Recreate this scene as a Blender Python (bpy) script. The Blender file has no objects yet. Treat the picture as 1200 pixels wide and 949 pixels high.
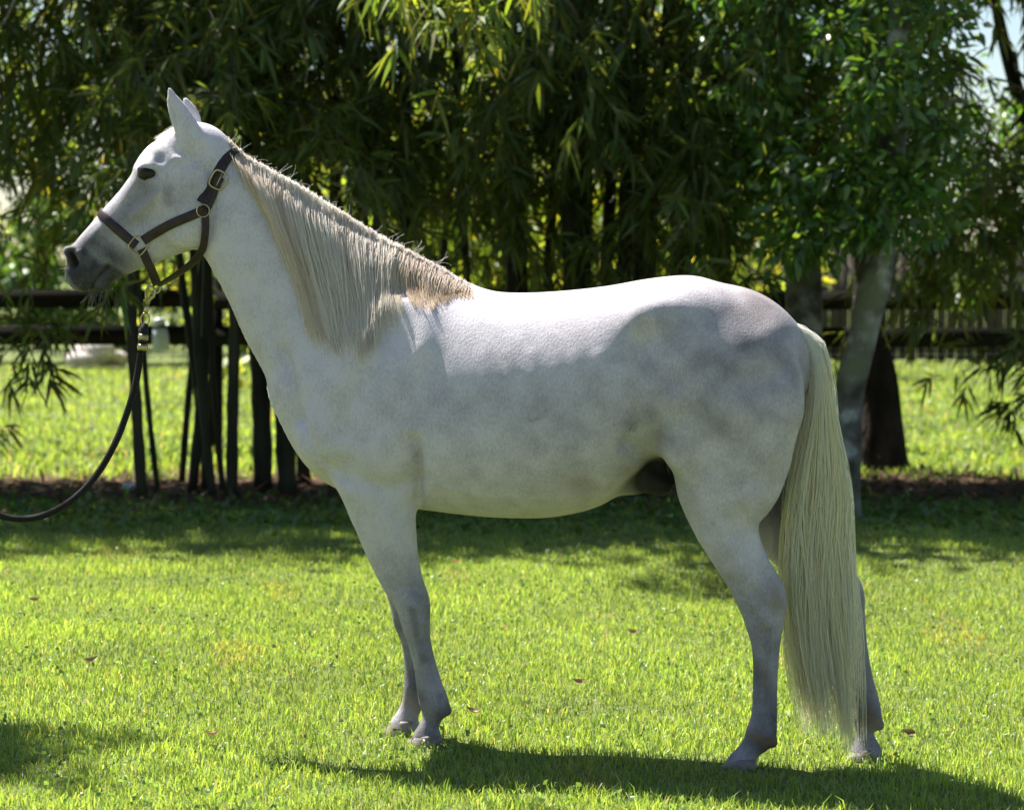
import bpy, bmesh, math, random
import numpy as np
from mathutils import Vector, Matrix
from mathutils.bvhtree import BVHTree

random.seed(7)
RNG = np.random.default_rng(11)
SC = bpy.context.scene
COL = SC.collection

# ------------------------------------------------------------------ camera
CAM_H = 1.5
FPX = 2850.0                      # focal length in photograph pixels (1200 wide)
PITCH = math.atan((474.5 - 310.0) / FPX)
cam_d = bpy.data.cameras.new('camera')
cam_d.sensor_width = 36.0
cam_d.lens = FPX / 1200.0 * 36.0
cam_d.clip_start = 0.1
cam_d.clip_end = 2000.0
cam_d.dof.use_dof = True
cam_d.dof.focus_distance = 7.5
cam_d.dof.aperture_fstop = 4.0
cam = bpy.data.objects.new('camera', cam_d)
cam.location = (0, 0, CAM_H)
cam.rotation_euler = (math.radians(90) - PITCH, 0, 0)
COL.objects.link(cam)
SC.camera = cam

# ------------------------------------------------------------------ sky, sun, exposure
SUN_DIR = Vector((-0.46, 0.40, 1.0)).normalized()      # towards the sun
SUN_EL = math.asin(SUN_DIR.z)
SUN_AZ = math.atan2(SUN_DIR.x, SUN_DIR.y)
world = bpy.data.worlds.new('World')
SC.world = world
world.use_nodes = True
wn = world.node_tree.nodes
wl = world.node_tree.links
wn.clear()
sky = wn.new('ShaderNodeTexSky')
sky.sky_type = 'NISHITA'
sky.sun_disc = False
sky.sun_elevation = SUN_EL
sky.sun_rotation = SUN_AZ
sky.air_density = 1.0
sky.dust_density = 0.6
sky.ozone_density = 1.0
bg = wn.new('ShaderNodeBackground')
bg.inputs['Strength'].default_value = 0.052
wo = wn.new('ShaderNodeOutputWorld')
wl.new(sky.outputs['Color'], bg.inputs['Color'])
wl.new(bg.outputs['Background'], wo.inputs['Surface'])

sun_d = bpy.data.lights.new('sun', 'SUN')
sun_d.energy = 5.0
sun_d.angle = math.radians(0.53)
sun_d.color = (1.0, 0.95, 0.86)
sun = bpy.data.objects.new('sun', sun_d)
sun.rotation_euler = SUN_DIR.to_track_quat('Z', 'Y').to_euler()
sun.location = (-8, 12, 25)
COL.objects.link(sun)

SC.view_settings.view_transform = 'Standard'
SC.view_settings.look = 'None'
SC.view_settings.gamma = 1.0
SC.view_settings.use_curve_mapping = False
SC.view_settings.exposure = 1.60
SC.cycles.max_bounces = 14
SC.cycles.diffuse_bounces = 12
SC.cycles.transmission_bounces = 12
SC.cycles.transparent_max_bounces = 8
SC.cycles.use_denoising = True

# ------------------------------------------------------------------ helpers
CA, SA = math.cos(PITCH), math.sin(PITCH)

def ray(px, py):
    """direction (per metre of depth along the view axis) of a photograph pixel"""
    a = (px - 600.0) / FPX
    b = -(py - 474.5) / FPX
    return np.array((a, CA + b * SA, b * CA - SA))

def at(px, py, dist):
    """world point on the ray of a pixel, at world depth y = dist"""
    r = ray(px, py)
    t = dist / r[1]
    return np.array((0, 0, CAM_H)) + r * t

def gz(x, y):
    """height of the lawn: it falls gently to the right near the horse"""
    x = np.asarray(x, float); y = np.asarray(y, float)
    f = 1.0 - np.clip((y - 9.0) / 5.0, 0, 1)
    f = f * f * (3 - 2 * f)
    und = 0.010 * np.sin(x * 1.7 + 0.6) * np.sin(y * 1.3) + 0.006 * np.sin(x * 3.9 + y * 2.3)
    return -0.026 - 0.040 * 3.0 * np.tanh(x / 3.0) * f + und * np.clip(np.abs(y - 7.6) / 2.0, 0.0, 1)

def tag(o, label=None, cat=None, group=None, kind=None):
    if label: o['label'] = label
    if cat: o['category'] = cat
    if group: o['group'] = group
    if kind: o['kind'] = kind
    return o

def empty(name, loc, label, cat, group=None, rz=0.0):
    o = bpy.data.objects.new(name, None)
    o.empty_display_size = 0.1
    o.location = loc
    o.rotation_euler = (0, 0, rz)
    COL.objects.link(o)
    return tag(o, label, cat, group)

def mesh_np(name, verts, faces, mat=None, parent=None, smooth=False, cols=None, world_space=True):
    """faces: (n,3) or (n,4) int array, or list of such arrays.  cols: dict name -> (nverts,4)"""
    me = bpy.data.meshes.new(name)
    verts = np.ascontiguousarray(verts, dtype=np.float32).reshape(-1, 3)
    if not isinstance(faces, (list, tuple)):
        faces = [faces]
    fl = [np.ascontiguousarray(f, dtype=np.int32) for f in faces if len(f)]
    li = np.concatenate([f.ravel() for f in fl])
    cnt = np.concatenate([np.full(len(f), f.shape[1], np.int32) for f in fl])
    st = np.concatenate(([0], np.cumsum(cnt)[:-1])).astype(np.int32)
    me.vertices.add(len(verts)); me.vertices.foreach_set('co', verts.ravel())
    me.loops.add(len(li)); me.loops.foreach_set('vertex_index', li)
    me.polygons.add(len(cnt)); me.polygons.foreach_set('loop_start', st)
    me.polygons.foreach_set('loop_total', cnt)
    if smooth:
        me.polygons.foreach_set('use_smooth', np.ones(len(cnt), bool))
    me.update(calc_edges=True)
    if cols:
        for k, c in cols.items():
            at_ = me.color_attributes.new(k, 'FLOAT_COLOR', 'POINT')
            c = np.ascontiguousarray(c, dtype=np.float32)
            at_.data.foreach_set('color', c.ravel())
    if mat: me.materials.append(mat)
    o = bpy.data.objects.new(name, me)
    COL.objects.link(o)
    if parent is not None:
        o.parent = parent
        if world_space:
            o.matrix_parent_inverse = parent.matrix_basis.inverted()
    return o

def copy_obj(src, loc, parent=None, rot=None, scale=None):
    o = src.copy()
    COL.objects.link(o)
    o.location = loc
    if rot is not None: o.rotation_euler = rot
    if scale is not None: o.scale = scale
    o.parent = parent
    return o

class MB:
    """collects boxes, tubes and lathes into one mesh"""
    def __init__(s): s.v, s.q, s.t, s.n = [], [], [], 0
    def add(s, v, q=None, t=None):
        v = np.asarray(v, float).reshape(-1, 3)
        if q is not None and len(q): s.q.append(np.asarray(q, int).reshape(-1, 4) + s.n)
        if t is not None and len(t): s.t.append(np.asarray(t, int).reshape(-1, 3) + s.n)
        s.v.append(v); s.n += len(v)
    def box(s, c, h, rot=None):
        v = np.array([[x, y, z] for x in (-1, 1) for y in (-1, 1) for z in (-1, 1)], float) * np.array(h)
        if rot is not None: v = v @ np.array(rot.to_3x3()).T
        s.add(v + np.array(c), [[0, 1, 3, 2], [4, 6, 7, 5], [0, 4, 5, 1], [2, 3, 7, 6], [0, 2, 6, 4], [1, 5, 7, 3]])
    def tube(s, pts, rad, n=8, cap=True, flat=1.0):
        pts = np.asarray(pts, float); m = len(pts)
        rad = np.broadcast_to(np.asarray(rad, float), (m,))
        tan = np.gradient(pts, axis=0); tan /= np.linalg.norm(tan, axis=1)[:, None] + 1e-12
        ref = np.array((0, 0, 1.0)) if abs(tan[0][2]) < 0.9 else np.array((0, 1.0, 0))
        a = np.cross(tan[0], ref); a /= np.linalg.norm(a)
        ang = np.linspace(0, 2 * math.pi, n, endpoint=False)
        rows = []
        for i in range(m):
            a = a - tan[i] * np.dot(a, tan[i]); a /= np.linalg.norm(a) + 1e-12
            b = np.cross(tan[i], a)
            rows.append(pts[i] + rad[i] * (np.cos(ang)[:, None] * a + flat * np.sin(ang)[:, None] * b))
        v = np.concatenate(rows)
        q = []
        for i in range(m - 1):
            for j in range(n):
                q.append((i * n + j, i * n + (j + 1) % n, (i + 1) * n + (j + 1) % n, (i + 1) * n + j))
        t = []
        if cap:
            v = np.concatenate([v, pts[:1], pts[-1:]])
            for j in range(n):
                t.append((m * n, (j + 1) % n, j)); t.append((m * n + 1, (m - 1) * n + j, (m - 1) * n + (j + 1) % n))
        s.add(v, q, t)
    def build(s, name, mat, parent=None, smooth=True, cols=None):
        f = []
        if s.q: f.append(np.concatenate(s.q))
        if s.t: f.append(np.concatenate(s.t))
        return mesh_np(name, np.concatenate(s.v), f, mat, parent, smooth, cols)

def crom(P, m):
    """Catmull-Rom through the rows of P, m samples per span"""
    P = np.asarray(P, float)
    Q = np.vstack([2 * P[0] - P[1], P, 2 * P[-1] - P[-2]])
    out = []
    for i in range(len(P) - 1):
        p0, p1, p2, p3 = Q[i:i + 4]
        for t in np.linspace(0, 1, m, endpoint=False):
            out.append(0.5 * ((2 * p1) + (-p0 + p2) * t + (2 * p0 - 5 * p1 + 4 * p2 - p3) * t * t + (-p0 + 3 * p1 - 3 * p2 + p3) * t ** 3))
    out.append(P[-1])
    return np.array(out)

def vnoise(p, seed=0):
    """smooth pseudo-noise in about -1..1 from summed sines; p (n,k)"""
    r = np.random.default_rng(seed)
    p = np.asarray(p, float)
    s = np.zeros(len(p))
    for i in range(7):
        k = r.normal(size=p.shape[1]); k *= (0.7 + 0.9 * r.random()) / np.linalg.norm(k)
        s += np.sin(p @ k * 2.2 + r.random() * 6.28)
    return s / 3.2

# ------------------------------------------------------------------ materials
def new_mat(name):
    m = bpy.data.materials.new(name); m.use_nodes = True
    nt = m.node_tree; nt.nodes.clear()
    out = nt.nodes.new('ShaderNodeOutputMaterial')
    return m, nt, out

def N(nt, kind, **kw):
    n = nt.nodes.new(kind)
    for k, v in kw.items():
        if k in n.inputs: n.inputs[k].default_value = v
        else: setattr(n, k, v)
    return n

def rgb(h, a=1.0): return (h[0], h[1], h[2], a)

def ramp(nt, stops):
    r = nt.nodes.new('ShaderNodeValToRGB')
    e = r.color_ramp.elements
    e[0].position, e[0].color = stops[0][0], rgb(stops[0][1])
    e[1].position, e[1].color = stops[-1][0], rgb(stops[-1][1])
    for p, c in stops[1:-1]:
        x = e.new(p); x.color = rgb(c)
    return r

def mat_simple(name, c1, c2, scale=8.0, rough=0.7, bump=0.2, bscale=40.0, metallic=0.0, detail=5.0, stretch=None, spec=0.5, bdist=0.02):
    """two-tone noise colour with noise bump"""
    m, nt, out = new_mat(name)
    tc = N(nt, 'ShaderNodeTexCoord')
    mp = N(nt, 'ShaderNodeMapping')
    if stretch: mp.inputs['Scale'].default_value = stretch
    nt.links.new(tc.outputs['Object'], mp.inputs['Vector'])
    n1 = N(nt, 'ShaderNodeTexNoise', Scale=scale, Detail=detail)
    nt.links.new(mp.outputs['Vector'], n1.inputs['Vector'])
    r = ramp(nt, [(0.3, c1), (0.7, c2)])
    nt.links.new(n1.outputs['Fac'], r.inputs['Fac'])
    b = N(nt, 'ShaderNodeBsdfPrincipled', Roughness=rough, Metallic=metallic)
    b.inputs['Specular IOR Level'].default_value = spec
    nt.links.new(r.outputs['Color'], b.inputs['Base Color'])
    if bump:
        n2 = N(nt, 'ShaderNodeTexNoise', Scale=bscale, Detail=6.0)
        nt.links.new(mp.outputs['Vector'], n2.inputs['Vector'])
        bp = N(nt, 'ShaderNodeBump', Strength=bump, Distance=bdist)
        nt.links.new(n2.outputs['Fac'], bp.inputs['Height'])
        nt.links.new(bp.outputs['Normal'], b.inputs['Normal'])
    nt.links.new(b.outputs['BSDF'], out.inputs['Surface'])
    return m

def mat_leaf(name, refl, trans, tmix=0.5, rough=0.45, gloss=0.08, attr='tint'):
    """leaf or blade: diffuse + translucent + a little gloss, tinted by a vertex colour"""
    m, nt, out = new_mat(name)
    a = N(nt, 'ShaderNodeAttribute', attribute_name=attr)
    def mul(c):
        x = N(nt, 'ShaderNodeMix', data_type='RGBA', blend_type='MULTIPLY')
        x.inputs[0].default_value = 1.0
        x.inputs[6].default_value = rgb(c)
        nt.links.new(a.outputs['Color'], x.inputs[7])
        return x.outputs[2]
    d = N(nt, 'ShaderNodeBsdfDiffuse'); nt.links.new(mul(refl), d.inputs['Color'])
    t = N(nt, 'ShaderNodeBsdfTranslucent'); nt.links.new(mul(trans), t.inputs['Color'])
    mx = N(nt, 'ShaderNodeMixShader'); mx.inputs[0].default_value = tmix
    nt.links.new(d.outputs[0], mx.inputs[1]); nt.links.new(t.outputs[0], mx.inputs[2])
    g = N(nt, 'ShaderNodeBsdfGlossy', Roughness=rough); g.inputs['Color'].default_value = (0.9, 0.95, 0.9, 1)
    m2 = N(nt, 'ShaderNodeMixShader'); m2.inputs[0].default_value = gloss
    nt.links.new(mx.outputs[0], m2.inputs[1]); nt.links.new(g.outputs[0], m2.inputs[2])
    nt.links.new(m2.outputs[0], out.inputs['Surface'])
    return m
# ------------------------------------------------------------------ ground and lawn
def build_ground():
    xs = np.concatenate([[-400, -120, -50, -25], np.arange(-14, 14.01, 0.25), [25, 50, 120, 400]])
    ys = np.concatenate([[-60, -10, 0, 3], np.arange(5, 24.01, 0.25), [27, 31, 36, 45, 60, 100, 250, 700]])
    X, Y = np.meshgrid(xs, ys)
    Z = gz(X, Y)
    V = np.stack([X, Y, Z], -1).reshape(-1, 3)
    nx, ny = len(xs), len(ys)
    i, j = np.meshgrid(np.arange(nx - 1), np.arange(ny - 1))
    a = (j * nx + i).ravel()
    F = np.stack([a, a + 1, a + nx + 1, a + nx], -1)
    m, nt, out = new_mat('lawn_ground')
    tc = N(nt, 'ShaderNodeTexCoord')
    sp = N(nt, 'ShaderNodeSeparateXYZ'); nt.links.new(tc.outputs['Object'], sp.inputs[0])
    n1 = N(nt, 'ShaderNodeTexNoise', Scale=1.3, Detail=6.0)
    n2 = N(nt, 'ShaderNodeTexNoise', Scale=38.0, Detail=5.0)
    n3 = N(nt, 'ShaderNodeTexNoise', Scale=0.9, Detail=4.0)
    for n in (n1, n2, n3): nt.links.new(tc.outputs['Object'], n.inputs['Vector'])
    g1 = ramp(nt, [(0.25, (0.060, 0.075, 0.026)), (0.5, (0.12, 0.15, 0.048)), (0.75, (0.18, 0.19, 0.075))])
    nt.links.new(n2.outputs['Fac'], g1.inputs['Fac'])
    br = ramp(nt, [(0.3, (0.045, 0.028, 0.016)), (0.7, (0.14, 0.09, 0.055))])
    nt.links.new(n2.outputs['Fac'], br.inputs['Fac'])
    # the litter strip under the bamboo, between y = 14.6 and 18 with a ragged edge
    ad = N(nt, 'ShaderNodeMath', operation='MULTIPLY_ADD'); ad.inputs[1].default_value = 2.4
    nt.links.new(n1.outputs['Fac'], ad.inputs[0]); nt.links.new(sp.outputs['Y'], ad.inputs[2])
    mr = N(nt, 'ShaderNodeMapRange'); mr.inputs[1].default_value = 16.0; mr.inputs[2].default_value = 16.8
    nt.links.new(ad.outputs[0], mr.inputs[0])
    mr2 = N(nt, 'ShaderNodeMapRange'); mr2.inputs[1].default_value = 18.6; mr2.inputs[2].default_value = 19.6
    mr2.inputs[3].default_value = 1.0; mr2.inputs[4].default_value = 0.0
    nt.links.new(ad.outputs[0], mr2.inputs[0])
    mm = N(nt, 'ShaderNodeMath', operation='MULTIPLY')
    nt.links.new(mr.outputs[0], mm.inputs[0]); nt.links.new(mr2.outputs[0], mm.inputs[1])
    mx = N(nt, 'ShaderNodeMix', data_type='RGBA')
    nt.links.new(mm.outputs[0], mx.inputs[0]); nt.links.new(g1.outputs[0], mx.inputs[6]); nt.links.new(br.outputs[0], mx.inputs[7])
    b = N(nt, 'ShaderNodeBsdfPrincipled', Roughness=0.95)
    b.inputs['Specular IOR Level'].default_value = 0.1
    nt.links.new(mx.outputs[2], b.inputs['Base Color'])
    bp = N(nt, 'ShaderNodeBump', Strength=0.6, Distance=0.03)
    nt.links.new(n2.outputs['Fac'], bp.inputs['Height']); nt.links.new(bp.outputs[0], b.inputs['Normal'])
    nt.links.new(b.outputs[0], out.inputs['Surface'])
    o = mesh_np('lawn_ground', V, F, m, smooth=True)
    tag(o, kind='structure')
    return o

def blades(P, length, width, lean, tint):
    """grass blades: P (n,3) roots; 5 verts / 3 tris each"""
    n = len(P)
    az = RNG.random(n) * 2 * math.pi
    side = np.stack([np.cos(az), np.sin(az), np.zeros(n)], -1) * (width * 0.5)[:, None]
    la = RNG.random(n) * 2 * math.pi
    ld = np.stack([np.cos(la), np.sin(la), np.zeros(n)], -1)
    up = np.array((0, 0, 1.0))
    mid = P + up * (length * 0.55)[:, None] + ld * (length * lean * 0.28)[:, None]
    tip = P + up * (length * np.sqrt(np.clip(1 - lean ** 2, 0.05, 1)))[:, None] + ld * (length * lean)[:, None]
    V = np.stack([P - side, P + side, mid - side * 0.8, mid + side * 0.8, tip], 1)
    k = (np.arange(n) * 5)[:, None]
    F = np.concatenate([k + np.array([0, 1, 3]), k + np.array([0, 3, 2]), k + np.array([2, 3, 4])])
    C = np.repeat(np.concatenate([tint, np.ones((n, 1))], 1)[:, None, :], 5, 1)
    return V.reshape(-1, 3), F, C.reshape(-1, 4)

def grass_patch(name, n, d0, d1, power, lens, wid, mat, label, spread=0.235, keep=None, yellow=0.5):
    u = RNG.random(n)
    d = d0 * (d1 / d0) ** (u ** power)
    x = (RNG.random(n) * 2 - 1) * (spread * d + 0.7)
    if keep is not None:
        k = keep(x, d); x, d = x[k], d[k]; n = len(x)
    P = np.stack([x, d, gz(x, d) - 0.004], -1)
    cl = vnoise(np.stack([x * 2.2, d * 2.2], -1), 3)
    c2 = vnoise(np.stack([x * 9, d * 9], -1), 5)
    L = lens * (0.55 + 0.55 * RNG.random(n)) * (1 + 0.22 * cl + 0.2 * c2)
    tall = RNG.random(n) < 0.03
    L = np.where(tall, L * 1.7, L)
    W = wid * (0.6 + 0.8 * RNG.random(n))
    lean = np.clip(0.15 + 0.6 * RNG.random(n), 0, 0.9)
    r = RNG.random((n, 1))
    base = np.array([[1.0, 1.0, 1.0]])
    yl = np.array([[1.18, 1.04, 0.95]])
    dk = np.array([[0.62, 0.80, 0.9]])
    ym = np.clip(yellow + 0.35 * cl + 0.25 * c2, 0, 1)[:, None] * RNG.random((n, 1))
    T = base * (1 - ym) + yl * ym
    big = vnoise(np.stack([x * 0.8, d * 0.8], -1), 13)
    T = T * (0.72 + 0.5 * r) * (1 + 0.14 * cl + 0.10 * big)[:, None]
    brown = (vnoise(np.stack([x * 3.1, d * 2.1], -1), 17) > 0.85)[:, None] & (RNG.random((n, 1)) < 0.35)
    T = np.where(brown, T * np.array([[1.5, 0.95, 1.3]]), T)
    T = np.where(RNG.random((n, 1)) < 0.14, T * dk, T)
    dry = RNG.random((n, 1)) < 0.022
    T = np.where(dry, np.array([[2.3, 1.25, 3.0]]) * (0.6 + 0.4 * r), T)
    V, F, C = blades(P, L, W, lean, T)
    o = mesh_np(name, V, F, mat, cols={'tint': C})
    tag(o, label, 'grass', kind='stuff')
    return o

def build_grass():
    m = mat_leaf('grass_blade', (0.145, 0.232, 0.040), (0.40, 0.535, 0.062), 0.55, 0.40, 0.05)
    def lit(x, d):
        f = vnoise(np.stack([x * 1.2, d * 1.2], -1), 9)
        return d + 0.5 * f < 15.3
    grass_patch('lawn_grass', 310000, 5.9, 15.6, 0.80, 0.040, 0.0043, m, 'short bright green lawn grass around the white horse', keep=lit)
    # clover and small round weeds through the turf
    n = 6500
    d = 6.0 * (14.0 / 6.0) ** RNG.random(n); x = (RNG.random(n) * 2 - 1) * (0.235 * d + 0.6)
    k = vnoise(np.stack([x * 2.6, d * 2.6], -1), 23) > 0.15; x, d = x[k], d[k]; n = len(x)
    P = np.stack([x, d, gz(x, d) + RNG.uniform(0.015, 0.035, n)], -1)
    V, F, C = blades(P, RNG.uniform(0.012, 0.022, n), RNG.uniform(0.010, 0.018, n), RNG.uniform(0.6, 0.95, n), (0.5 + 0.4 * RNG.random((n, 1))) * np.array([[0.85, 1.0, 1.1]]))
    tag(mesh_np('clover', V, F, m, cols={'tint': C}), 'low clover leaves scattered through the lawn', 'clover', kind='stuff')
    grass_patch('far_lawn_grass', 70000, 17.2, 37.0, 0.9, 0.085, 0.017, m, 'sunlit grass of the paddock beyond the board fence', spread=0.32, yellow=0.7)
# ------------------------------------------------------------------ the horse
PSI = math.radians(6.0)
HO = np.array((0.20, 7.63, 0.0))
EU = np.array((math.cos(PSI), -math.sin(PSI), 0.0))     # towards the tail
EV = np.array((math.sin(PSI), math.cos(PSI), 0.0))      # away from the camera
RY_LIGHT = -1.0

def hp(px, py, v=0.0):
    """pixel -> (u, z) on the horse's vertical plane at lateral offset v"""
    r = ray(px, py)
    o = np.array((0, 0, CAM_H)) - HO
    t = (v - o @ EV) / (r @ EV)
    p = o + r * t
    return np.array((p @ EU, p[2]))

def hw(u, v, z):
    u, v, z = np.broadcast_arrays(np.asarray(u, float), np.asarray(v, float), np.asarray(z, float))
    return HO + u[..., None] * EU + v[..., None] * EV + z[..., None] * np.array((0, 0, 1.0))

VOX = 0.0061
U0, U1, V0, V1, Z0, Z1 = -1.68, 1.14, -0.34, 0.34, -0.08, 2.12

class Field:
    def __init__(s):
        s.u = np.arange(U0, U1, VOX, dtype=np.float32)
        s.v = np.arange(V0, V1, VOX, dtype=np.float32)
        s.z = np.arange(Z0, Z1, VOX, dtype=np.float32)
        s.F = np.full((len(s.u), len(s.v), len(s.z)), 0.25, np.float32)
    def window(s, u0, u1, v0, v1, z0, z1, pad=0.09):
        def rng(a, lo, hi):
            i0 = max(0, int(np.searchsorted(a, lo - pad))); i1 = min(len(a), int(np.searchsorted(a, hi + pad)) + 1)
            return i0, i1
        return rng(s.u, u0, u1), rng(s.v, v0, v1), rng(s.z, z0, z1)
    def blend(s, sl, f, k):
        A = s.F[sl]
        if k <= 0:
            np.minimum(A, f, out=A)
        else:
            h = np.maximum(k - np.abs(A - f), 0) / k
            A[...] = np.minimum(A, f) - h * h * (k * 0.25)
    def chain(s, st, k=0.04, n=2.15, m=7, along_u=False):
        """st rows: Tx,Ty,Bx,By (pixels of the two silhouette edges), half-width m, lateral v m, width asymmetry"""
        rows = []
        for (tx, ty, bx, by, w, v, a) in st:
            T = hp(tx, ty, v); B = hp(bx, by, v)
            c = (T + B) / 2; d = T - B
            h = np.linalg.norm(d) / 2; ang = d / (2 * h)
            rows.append([c[0], c[1], h, w, v, a, ang[0], ang[1]])
        R = crom(np.array(rows), m)
        s.R = R
        C = R[:, :2]
        hm = R[:, 2].max()
        (i0, i1), (j0, j1), (k0, k1) = s.window(C[:, 0].min() - hm, C[:, 0].max() + hm, (R[:, 4] - R[:, 3] * 1.4).min(), (R[:, 4] + R[:, 3] * 1.4).max(), C[:, 1].min() - hm, C[:, 1].max() + hm)
        gu, gz_ = np.meshgrid(s.u[i0:i1], s.z[k0:k1], indexing='ij')
        P = np.stack([gu.ravel(), gz_.ravel()], -1)
        best = np.full(len(P), 1e9, np.float32); bi = np.zeros(len(P), int); bt = np.zeros(len(P), np.float32)
        for i in range(len(C) - 1):
            a, b = C[i], C[i + 1]; ab = b - a
            t = np.clip(((P - a) @ ab) / (ab @ ab + 1e-12), 0, 1)
            d = ((P - a - t[:, None] * ab) ** 2).sum(1)
            # normalise by local size so wide stations claim their surroundings
            hh = R[i, 2] * (1 - t) + R[i + 1, 2] * t
            d = d / hh ** 0.5
            q = d < best
            best[q] = d[q]; bi[q] = i; bt[q] = t[q]
        if along_u:
            uc = np.clip(P[:, 0], C[0, 0], C[-1, 0] - 1e-6)
            bi = np.clip(np.searchsorted(C[:, 0], uc, side='right') - 1, 0, len(C) - 2)
            bt = (uc - C[bi, 0]) / (C[bi + 1, 0] - C[bi, 0])
        L = R[bi] * (1 - bt[:, None]) + R[bi + 1] * bt[:, None]
        dv = P - L[:, :2]
        d2 = np.sqrt((dv ** 2).sum(1))
        tt = np.clip((dv * L[:, 6:8]).sum(1) / L[:, 2], -1.2, 1.2)
        w = L[:, 3] * (1 + L[:, 5] * tt)
        sh = gu.shape
        q2 = (d2 / L[:, 2]).reshape(sh)[:, None, :]
        d2 = d2.reshape(sh)[:, None, :]
        w = w.reshape(sh)[:, None, :]
        y = np.abs(s.v[j0:j1][None, :, None] - L[:, 4].reshape(sh)[:, None, :])
        rr = ((y / w) ** n + q2 ** n) ** (1.0 / n)
        f = np.sqrt(y * y + d2 * d2) * (1 - 1 / np.maximum(rr, 1e-4))
        f = np.where(rr < 0.02, -0.02, f)
        s.blend((slice(i0, i1), slice(j0, j1), slice(k0, k1)), f.astype(np.float32), k)
    def blob(s, px, py, v, ru, rv, rz, ang=0.0, k=0.03):
        c = hp(px, py, v); rm = max(ru, rz)
        (i0, i1), (j0, j1), (k0, k1) = s.window(c[0] - rm, c[0] + rm, v - rv, v + rv, c[1] - rm, c[1] + rm)
        a = math.radians(ang)
        du = s.u[i0:i1][:, None, None] - c[0]; dz = s.z[k0:k1][None, None, :] - c[1]
        y = s.v[j0:j1][None, :, None] - v
        e1 = (du * math.cos(a) + dz * math.sin(a)) / ru; e2 = (-du * math.sin(a) + dz * math.cos(a)) / rz
        r = np.sqrt(e1 ** 2 + e2 ** 2 + (y / rv) ** 2)
        d = np.sqrt(du ** 2 + dz ** 2 + y ** 2)
        f = d * (1 - 1 / np.maximum(r, 1e-3))
        s.blend((slice(i0, i1), slice(j0, j1), slice(k0, k1)), f.astype(np.float32), k)
    def surface(s):
        F = s.F
        neg = F < 0
        nx, ny, nz = F.shape
        acc = np.zeros((nx - 1, ny - 1, nz - 1), np.uint8)
        for a in (0, 1):
            for b in (0, 1):
                for c in (0, 1):
                    acc += neg[a:nx - 1 + a, b:ny - 1 + b, c:nz - 1 + c]
        act = (acc > 0) & (acc < 8)
        idx = np.argwhere(act)
        vid = np.full(act.shape, -1, np.int32); vid[act] = np.arange(len(idx))
        i, j, k = idx.T
        P = np.zeros((len(idx), 3)); W = np.zeros(len(idx))
        cor = [(a, b, c) for a in (0, 1) for b in (0, 1) for c in (0, 1)]
        for p in cor:
            for ax in range(3):
                if p[ax] == 1: continue
                q = list(p); q[ax] = 1
                fa = F[i + p[0], j + p[1], k + p[2]]; fb = F[i + q[0], j + q[1], k + q[2]]
                cr = (fa < 0) != (fb < 0)
                t = np.where(cr, fa / np.where(cr, fa - fb, 1), 0)
                e = np.array(p, float)[None, :].repeat(len(idx), 0); e[:, ax] += t
                P += np.where(cr[:, None], e, 0); W += cr
        P = P / W[:, None] + idx
        V = P * VOX + np.array((s.u[0], s.v[0], s.z[0]))
        quads = []
        # edges along each axis
        for ax in range(3):
            sl0 = [slice(1, n - 1) for n in F.shape]; sl1 = [slice(1, n - 1) for n in F.shape]
            sl0[ax] = slice(0, F.shape[ax] - 1); sl1[ax] = slice(1, F.shape[ax])
            a = neg[tuple(sl0)]; b = neg[tuple(sl1)]
            e = np.argwhere(a != b)
            off = np.ones(3, int); off[ax] = 0
            e = e + off
            sgn = neg[e[:, 0], e[:, 1], e[:, 2]]
            o1, o2 = [x for x in range(3) if x != ax]
            def cell(d1, d2):
                c = e.copy(); c[:, o1] -= d1; c[:, o2] -= d2
                return vid[c[:, 0], c[:, 1], c[:, 2]]
            q = np.stack([cell(1, 1), cell(0, 1), cell(0, 0), cell(1, 0)], -1)
            flip = sgn if ax != 1 else ~sgn
            q = np.where(flip[:, None], q, q[:, ::-1])
            quads.append(q)
        Q = np.concatenate(quads)
        Q = Q[(Q >= 0).all(1)]
        return V, Q

def adj_smooth(V, Q, it=3, lam=0.5, weight=None):
    E = np.concatenate([Q[:, [0, 1]], Q[:, [1, 2]], Q[:, [2, 3]], Q[:, [3, 0]]])
    a = np.concatenate([E[:, 0], E[:, 1]]); b = np.concatenate([E[:, 1], E[:, 0]])
    deg = np.bincount(a, minlength=len(V)).astype(float)
    for _ in range(it):
        S = np.stack([np.bincount(a, weights=V[b, c], minlength=len(V)) for c in range(3)], -1) / deg[:, None]
        l = lam if weight is None else (lam * weight)[:, None]
        V = V + (S - V) * l
    return V

def vnormals(V, Q):
    n = np.cross(V[Q[:, 2]] - V[Q[:, 0]], V[Q[:, 3]] - V[Q[:, 1]])
    out = np.zeros_like(V)
    for c in range(4):
        for k in range(3):
            out[:, k] += np.bincount(Q[:, c], weights=n[:, k], minlength=len(V))
    return out / (np.linalg.norm(out, axis=1)[:, None] + 1e-12)

def seg_gauss(P2, a, b, s):
    ab = b - a
    t = np.clip(((P2 - a) @ ab) / (ab @ ab + 1e-12), 0, 1)
    d2 = ((P2 - a - t[:, None] * ab) ** 2).sum(1)
    return np.exp(-d2 / (2 * s * s))

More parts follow.
